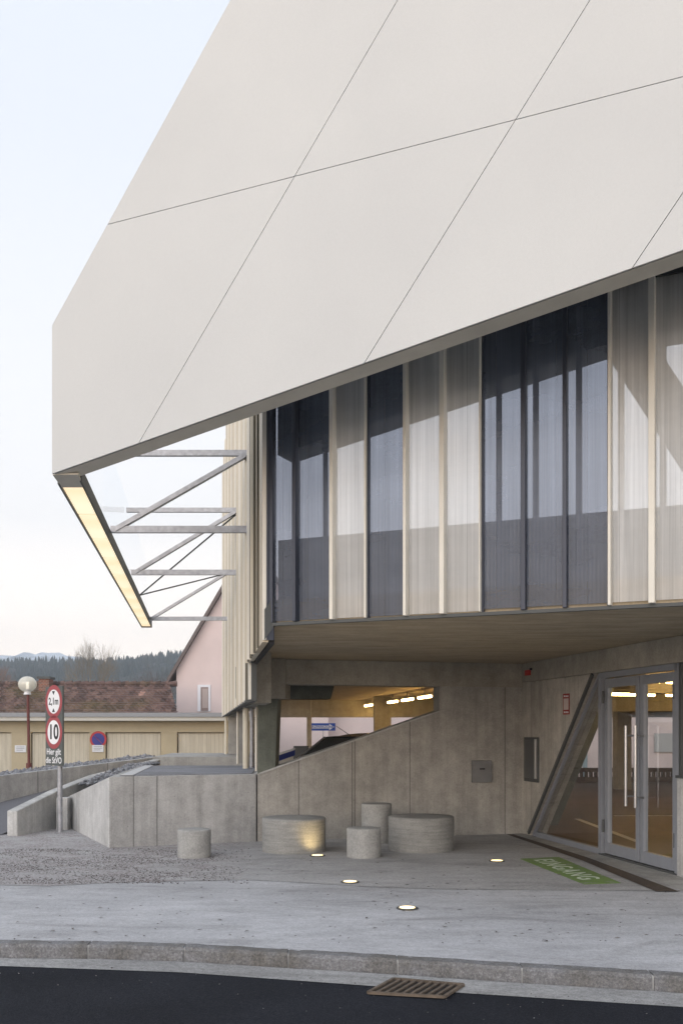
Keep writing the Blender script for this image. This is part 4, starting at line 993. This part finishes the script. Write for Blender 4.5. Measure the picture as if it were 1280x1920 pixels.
# pink house
HYY = 42.0
ph = empty('pink_house', (-2, HYY, -.5), 'pink rendered house with steep gable beyond the garages', 'house')
M_pink = plain('pink_render', (.64, .535, .52), .9, nz=.05, nscale=1.2, bump=.05)
xL = P(331, 0, HYY).x; zE = zat(1256, HYY); sl_ = (zat(1092, HYY)-zE)/(P(420,0,HYY).x-P(324,0,HYY).x)
xA = xL+3.2; zA = zE+3.2*sl_; xR2 = xA+3.2
MB().prism([(xL, HYY, -.55), (xR2, HYY, -.55), (xR2, HYY, zE), (xA, HYY, zA-.1), (xL, HYY, zE)], (0, 7, 0)).build('wall', M_pink, ph)
M_verge = plain('brown_verge', (.13, .105, .10), .7)
for s_ in (-1, 1):
    xe = xA+s_*3.55; zz = zA-3.55*sl_
    MB().prism([(xA, HYY-.3, zA+.22), (xe, HYY-.3, zz+.22), (xe, HYY-.3, zz-.02), (xA, HYY-.3, zA-.02)], (0, 7.5, 0)).build('roof', M_verge, ph)
wa, wbx = P(371, 0, HYY).x, P(395, 0, HYY).x; z1_, z0_ = zat(1284, HYY), zat(1334, HYY)
wf = MB().box((wa, HYY-.05, z0_), (wbx, HYY-.004, z1_)).build('window', plain('white_surround', (.72,.72,.76), .7), ph)
MB().box((wa+.13, HYY-.058, z0_+.02), (wbx-.09, HYY-.051, z1_-.10)).build('shutter', plain('brown_shade', (.25,.19,.175), .7), wf)
MB().box((wa+.20, HYY-.064, z0_+.14), (wbx-.11, HYY-.059, z1_-.16)).build('pane', plain('curtained_pane', (.40,.33,.31), .4), wf)
# long pink wing seen under the deck
pw = empty('pink_annex', (6, 43, -.5), 'long pink rendered building seen through the garage openings', 'house')
MB().box((xR2-.6+0, 43, -.55), (20, 49, 4.3)).build('wall', M_pink, pw)
MB().box((P(520,0,42.9).x, 42.85, -.5), (P(570,0,42.9).x, 42.99, 2.4)).build('white_wall_panel', plain('white_render', (.66,.62,.62), .85), pw)
MB().box((P(571,0,42.8).x, 42.75, -.5), (P(578,0,42.8).x, 42.99, 2.5)).build('corner_pilaster', plain('beige_pilaster', (.50,.44,.36), .85), pw)
MB().box((xR2-.8, 42.7, 4.31), (20.3, 49.3, 4.5)).build('roof', M_verge, pw)
MB().tube((P(583,0,42.8).x, 42.8, -.5), (P(583,0,42.8).x, 42.8, 4.2), .08, n=10).build('downpipe', plain('brown_pipe', (.12,.07,.045), .6), pw)
dA = P(1091, 1412, 43); MB().box((dA.x, 42.93, -.4), (dA.x+.2, 42.99, zat(1409, 43))).build('door', plain('blue_grey_door', (.25,.33,.36), .6), pw)
MB().box((P(1225,0,43).x, 42.93, zat(1410,43)), (P(1262,0,43).x, 42.99, zat(1375,43))).build('window', plain('grey_board_window', (.4,.4,.4), .6), pw)
# small notices on the white wall panel
for (y0_, y1_, r_) in ((1363, 1373, 0), (1376, 1389, 1), (1390, 1395, 0)):
    c = P(549, (y0_+y1_)/2, 42.84)
    if r_:
        o = disc_y(c, .14, 42.845, plain('notice_red', (.35,.09,.10), .6), 'round_notice'); disc_y(c, .08, 42.8365, M_white, 'white_field', o); tag(o, 'tiny round red notice on the pale wall behind the column', 'sign')
    else:
        o = MB().box((c.x-.14, 42.83, c.z-(y1_-y0_)/2*.022), (c.x+.14, 42.848, c.z+(y1_-y0_)/2*.022)).build('notice_plate', plain('faded_notice', (.30,.29,.31), .7))
        tag(o, 'small grey printed notice above the round red one on the pale wall' if y0_ < 1380 else 'small grey printed notice below the round red one on the pale wall', 'sign')
# blue direction sign
dc = P(605.5, 1363, 36); w_, h_ = 46/F*36/2, 14/F*36/2
ds = MB().box((dc.x-w_, 36, dc.z-h_), (dc.x+w_, 36.03, dc.z+h_)).build('direction_sign', M_blue); tag(ds, 'blue direction sign with a white arrow pointing right beyond the ramp wall', 'sign')
MB().prism([(dc.x-w_*.9, 35.99, dc.z-h_*.42), (dc.x+w_*.5, 35.99, dc.z-h_*.42), (dc.x+w_*.5, 35.99, dc.z-h_*.85), (dc.x+w_*.93, 35.99, dc.z), (dc.x+w_*.5, 35.99, dc.z+h_*.85), (dc.x+w_*.5, 35.99, dc.z+h_*.42), (dc.x-w_*.9, 35.99, dc.z+h_*.42)], (0,.008,0)).build('arrow', M_white, ds)
text('lettering', 'KURZPARKZONE', .12, M_blue, ds, (dc.x-.09, 35.984, dc.z), (1,0,0), (0,0,1), .001, bold=.001)
MB().tube((dc.x, 36.05, -.5), (dc.x, 36.05, dc.z+h_), .012, n=8).build('pole', M_galv, ds)
# blue and white barrier board
bb = empty('barrier_board', P(534, 1430, 20.5), 'low blue board with a white top edge behind the concrete column', 'board')
q = [P(515, 1430, 20.4), P(553, 1416, 20.6), P(553, 1406, 20.6), P(515, 1419, 20.4)]
MB().prism(q, (0,.06,0)).build('blue_panel', plain('deep_blue', (.02,.035,.20), .5), bb)
q2 = [P(515, 1419, 20.39)+Vector((0,0,.003)), P(553, 1406, 20.59)+Vector((0,0,.003)), P(553, 1402, 20.59), P(515, 1414, 20.39)]
MB().prism(q2, (0,.06,0)).build('white_edge', M_white, bb)
for x_ in (516, 552): MB().box((P(x_,0,20.5).x-.02, 20.52, .0), (P(x_,0,20.5).x+.02, 20.56, .98)).build('leg', M_galv, bb)
gb = MB().box((P(550,0,23).x, 23, .0), (P(578,0,23).x, 23.4, zat(1399, 23))).build('grey_cabinet', plain('cabinet_grey', (.09,.10,.11), .5), bevel=.01); tag(gb, 'dark grey street cabinet behind the parked car', 'cabinet')
MB().box((P(553,0,23).x, 22.985, .1), (P(575,0,23).x, 22.998, zat(1402, 23))).build('cabinet_door', plain('cabinet_grey_door', (.11,.12,.13), .5), gb)

# ================================================================ PARKED CAR
cr = empty('parked_car', (.05, 19.0, .0), 'dark grey hatchback with roof aerial parked behind the sloping ramp wall', 'car')
ang = R(-158)     # heading: local +x is the front
ca, sa = math.cos(R(238)), math.sin(R(238))
def CP(x, y, z): return Vector((cr.location.x+.27+x*ca-y*sa, cr.location.y+1.0+x*sa+y*ca, z*1.02))
sect = [(-1.95,.62,.45,.60,.30),(-1.80,.78,.80,.95,.25),(-1.0,.84,.88,.98,.22),(0,.85,.90,.98,.22),(.9,.84,.88,.97,.22),(1.35,.80,.82,.92,.24),(1.75,.74,.68,.80,.26),(1.95,.60,.50,.66,.32)]
mb = MB(); vs = []
for x, w_, zs, zt2, zl in sect:
    vs += [CP(x, -w_, zl), CP(x, -w_-.0, .45), CP(x, -w_*.98, zs), CP(x, -w_*.85, zt2), CP(x, 0, zt2+.03), CP(x, w_*.85, zt2), CP(x, w_*.98, zs), CP(x, w_, .45), CP(x, w_, zl)]
fs = [(i*9+k, i*9+k+1, (i+1)*9+k+1, (i+1)*9+k) for i in range(len(sect)-1) for k in range(8)]
fs += [tuple(range(9)), tuple(7*9+k for k in range(8, -1, -1))]+[(i*9, (i+1)*9, (i+1)*9+8, i*9+8) for i in range(len(sect)-1)]
M_car = plain('dark_car_paint', (.03,.033,.036), .22, .3, spec=.6)
mb.add(vs, fs).build('body', M_car, cr, smooth=True)
cab = [(-1.85,.70,.99),(-1.45,.60,1.40),(-.6,.60,1.475),(.25,.58,1.45),(1.15,.72,.99)]
mb = MB(); vs = []
for x, w_, z_ in cab: vs += [CP(x, -w_, z_), CP(x, w_, z_)]
base = [CP(-1.85,-.78,.97), CP(-1.85,.78,.97), CP(1.15,-.78,.95), CP(1.15,.78,.95)]
gmb = MB(); gmb.add([vs[6], vs[7], vs[9], vs[8]], [(0,1,2,3)])
M_cglass = NT('car_glass'); M_cglass.col((.03,.04,.045)); M_cglass.set(Roughness=.06, Specular_IOR_Level=.9); M_cglass = M_cglass.m
gmb.build('windscreen', M_cglass, cr)
gmb = MB()
for s_ in (0, 1):
    lw_ = -.78 if s_ == 0 else .78
    gmb.add([CP(-1.85, lw_, .96), vs[2+s_], vs[4+s_], vs[6+s_], CP(1.15, lw_, .95)], [(0,1,2,3,4)])
gmb.add([vs[0], vs[1], vs[3], vs[2]], [(0,1,2,3)]); gmb.build('side_windows', M_cglass, cr)
rmb = MB(); N = 8; vv = []
for i in range(N+1):
    x = -1.5+1.78*i/N; zc = 1.40+.085*math.sin(math.pi*min(1, (i/N)*.75+.2)); 
    for y_, dz_ in ((-.61,-.015),(-.4,.03),(0,.045),(.4,.03),(.61,-.015)): vv.append(CP(x, y_, zc+dz_))
rmb.add(vv, [(i*5+k, i*5+k+1, (i+1)*5+k+1, (i+1)*5+k) for i in range(N) for k in range(4)])
rf_ = rmb.build('roof', M_car, cr, smooth=True)
for s_ in (-.64, .64):
    MB().bar(CP(.27, s_*.93, 1.435), CP(1.17, s_*1.14, .97), .05, .04).build('pillar', plain('silver_trim', (.5,.5,.52), .3, .7), cr)
MB().tube(CP(.18, -.05, 1.47), CP(.62, -.12, 1.66), .008, .004, n=6).build('aerial', M_black, rf_)
for (x_, y_) in ((1.2,-.8),(1.2,.8),(-1.2,-.8),(-1.2,.8)):
    o_ = MB().tube(CP(x_, y_-.09, .31), CP(x_, y_+.09, .31), .31, n=28).build('wheel', M_black, cr)
    MB().tube(CP(x_, y_-.095, .31), CP(x_, y_+.095, .31), .19, n=20).build('rim', M_steel, o_)
for s_ in (-.55, .55): MB().bar(CP(1.90, s_-.12, .66), CP(1.86, s_+.12, .66), .06, .12).build('headlight', emit('headlight_glow', (1,.95,.85), .8), cr)
MB().bar(CP(.85, -.88, 1.0), CP(.80, -.76, 1.0), .10, .12).build('mirror', M_car, cr)

# ================================================================ TREES
def bare_tree(px, Y, ytop, half, label, seed, mat, lev=6, name='bare_tree'):
    rnd = random.Random(seed); base = P(px, 0, Y); base.z = -.5; H_ = zat(ytop, Y)+.5
    tr = empty(name, base, label, 'tree', 'bare trees beyond the roofs')
    trunk = MB(); crown = MB(); top = base+Vector((0,0,H_*.30))
    trunk.tube(base, top, H_*.022, H_*.015, n=8)
    hw = half/F*Y
    def grow(p_, d, L, r, n, target):
        e_ = p_+d*L
        target.tube(p_, e_, r, r*.72, n=5 if n > 2 else 3, cap=False)
        if n == 0: return
        k = 3 if n > 1 else 4
        for i in range(k):
            nd = (d+Vector((rnd.gauss(0,.42), rnd.gauss(0,.42), rnd.gauss(.10,.25)))).normalized()
            grow(p_+d*L*rnd.uniform(.6, 1.0), nd, L*rnd.uniform(.66, .86), r*.56, n-1, target)
    for i in range(6):
        a = i*6.283/6+rnd.random(); d = Vector((math.cos(a)*.55*hw/(H_*.28), math.sin(a)*.45, 1)).normalized()
        grow(top-Vector((0,0,rnd.random()*H_*.06)), d, H_*.22, H_*.010, lev-1, crown)
    trunk.build('trunk', mat, tr, recalc=False)
    # scale the crown to its measured height and width
    zmax = max(v.z for v in crown.v); xm = max(abs(v.x-base.x) for v in crown.v); kz = (H_*.70)/(zmax-top.z); kx = hw/xm
    for v in crown.v:
        if v.z > top.z: v.z = top.z+(v.z-top.z)*kz
        v.x = base.x+(v.x-base.x)*kx; v.y = base.y+(v.y-base.y)*kx
    crown.build('crown', mat, tr, recalc=False)
M_bark = plain('pale_bark', (.20, .165, .12), .9, nz=.2, nscale=1)
M_bark2 = plain('grey_bark', (.12, .095, .09), .9, nz=.2, nscale=1)
M_bark3 = plain('reddish_twigs', (.24, .14, .10), .9, nz=.2, nscale=1)
bare_tree(174, 110, 1188, 62, 'tall pale bare tree rising above the tiled roof', 5, M_bark, 6)
bare_tree(288, 100, 1238, 48, 'smaller dark bare tree left of the pink house', 8, M_bark2, 6)
bare_tree(-8, 90, 1232, 42, 'reddish bare tree at the left edge above the roof', 11, M_bark3, 6)

# ================================================================ HILLS
def ridge(name, Y, tab, mat, label, jag, depth, nx=160, step=None):
    mb = MB(); px0, px1 = tab[0][0], tab[-1][0]; rn = random.Random(2)
    rows_ = 9
    for j in range(rows_):
        t = j/(rows_-1)
        for i in range(nx+1):
            px = px0+(px1-px0)*i/nx; top_ = zat(lerp_at(tab, px), Y)
            y = Y-depth*(1-t); x = (px-CX)/F*Y
            z = -3+(top_+3)*(t**.8)+(rn.uniform(-jag, jag) if t > .2 else 0)
            mb.v.append(Vector((x, y, z)))
    for j in range(rows_-1):
        for i in range(nx): mb.f.append((j*(nx+1)+i, j*(nx+1)+i+1, (j+1)*(nx+1)+i+1, (j+1)*(nx+1)+i))
    i0 = len(mb.v)
    for i in range(nx+1): v = mb.v[(rows_-1)*(nx+1)+i]; mb.v.append(Vector((v.x, v.y+depth, -3)))
    for i in range(nx): mb.f.append(((rows_-1)*(nx+1)+i, (rows_-1)*(nx+1)+i+1, i0+i+1, i0+i))
    return struct(mb.build(name, mat, smooth=True), label)
m = NT('wooded_hillside'); p = m.pos(); a = m.noise(p, .05, 6, .7); m.col(m.ramp(a, [(.35, (.022,.03,.03)), (.65, (.07,.07,.065))])); m.set(Roughness=1, Specular_IOR_Level=0); M_hill = m.m
m = NT('snowy_mountain'); p = m.pos(); a = m.noise(p, .012, 6, .7); m.col(m.ramp(a, [(.42, (.10,.12,.15)), (.55, (.62,.66,.72))])); m.set(Roughness=1, Specular_IOR_Level=0); M_snow = m.m
tabA0 = [(-1500,1255),(-300,1250),(0,1248),(60,1245),(130,1244),(200,1246),(250,1242),(320,1232),(420,1222),(600,1230),(1400,1240),(2600,1260)]
tabA = [(x_, y_-7) for x_, y_ in tabA0]
ridge('wooded_hill', 420, [(x, y+4) for x, y in tabA], M_hill, 'dark blue wooded hill behind the roofs', 1.2, 230)
tabS0 = [(-900,1262),(-300,1250),(-60,1245),(10,1236),(50,1231),(100,1229),(140,1236),(190,1250),(300,1262),(900,1280)]
tabS = [(x_, y_-6) for x_, y_ in tabS0]
ridge('snowy_mountain', 900, tabS, M_snow, 'distant snow dusted mountain ridge', 1.6, 300)
mb = MB(); rn = random.Random(4)
for k in range(4200):
    px = rn.uniform(-250, 620); t = rn.random()**.6; Y = 420-230*(1-t); top_ = zat(lerp_at(tabA, px)+4, 420); x = (px-CX)/F*420; z = -3+(top_+3)*(t**.8)
    h = rn.uniform(1.2, 3.2); r = h*rn.uniform(.26, .42)
    mb.tube((x, Y, z-1), (x, Y, z+h), r, .05, n=5, cap=False)
m = NT('conifers'); p = m.pos(); a = m.noise(p, .12, 4, .7); m.col(m.ramp(a, [(.35, (.018,.028,.026)), (.6, (.05,.055,.05)), (.75, (.10,.09,.08))])); m.set(Roughness=1, Specular_IOR_Level=0)
tag(mb.build('forest', m.m, recalc=False), 'far dark conifer wood covering the hillside', 'forest', kind='stuff')
# haze
mh = bpy.data.materials.new('haze'); mh.use_nodes = True; nt = mh.node_tree; nt.nodes.remove(nt.nodes['Principled BSDF'])
pv = nt.nodes.new('ShaderNodeVolumePrincipled'); pv.inputs['Color'].default_value = (.80, .90, 1, 1); pv.inputs['Density'].default_value = .0010
nt.links.new(pv.outputs[0], nt.nodes['Material Output'].inputs['Volume'])
hz = MB().box((-1200, -70, -6), (1200, 960, 95)).build('haze', mh); tag(hz, 'pale blue haze in front of the far hills', 'haze', kind='stuff')
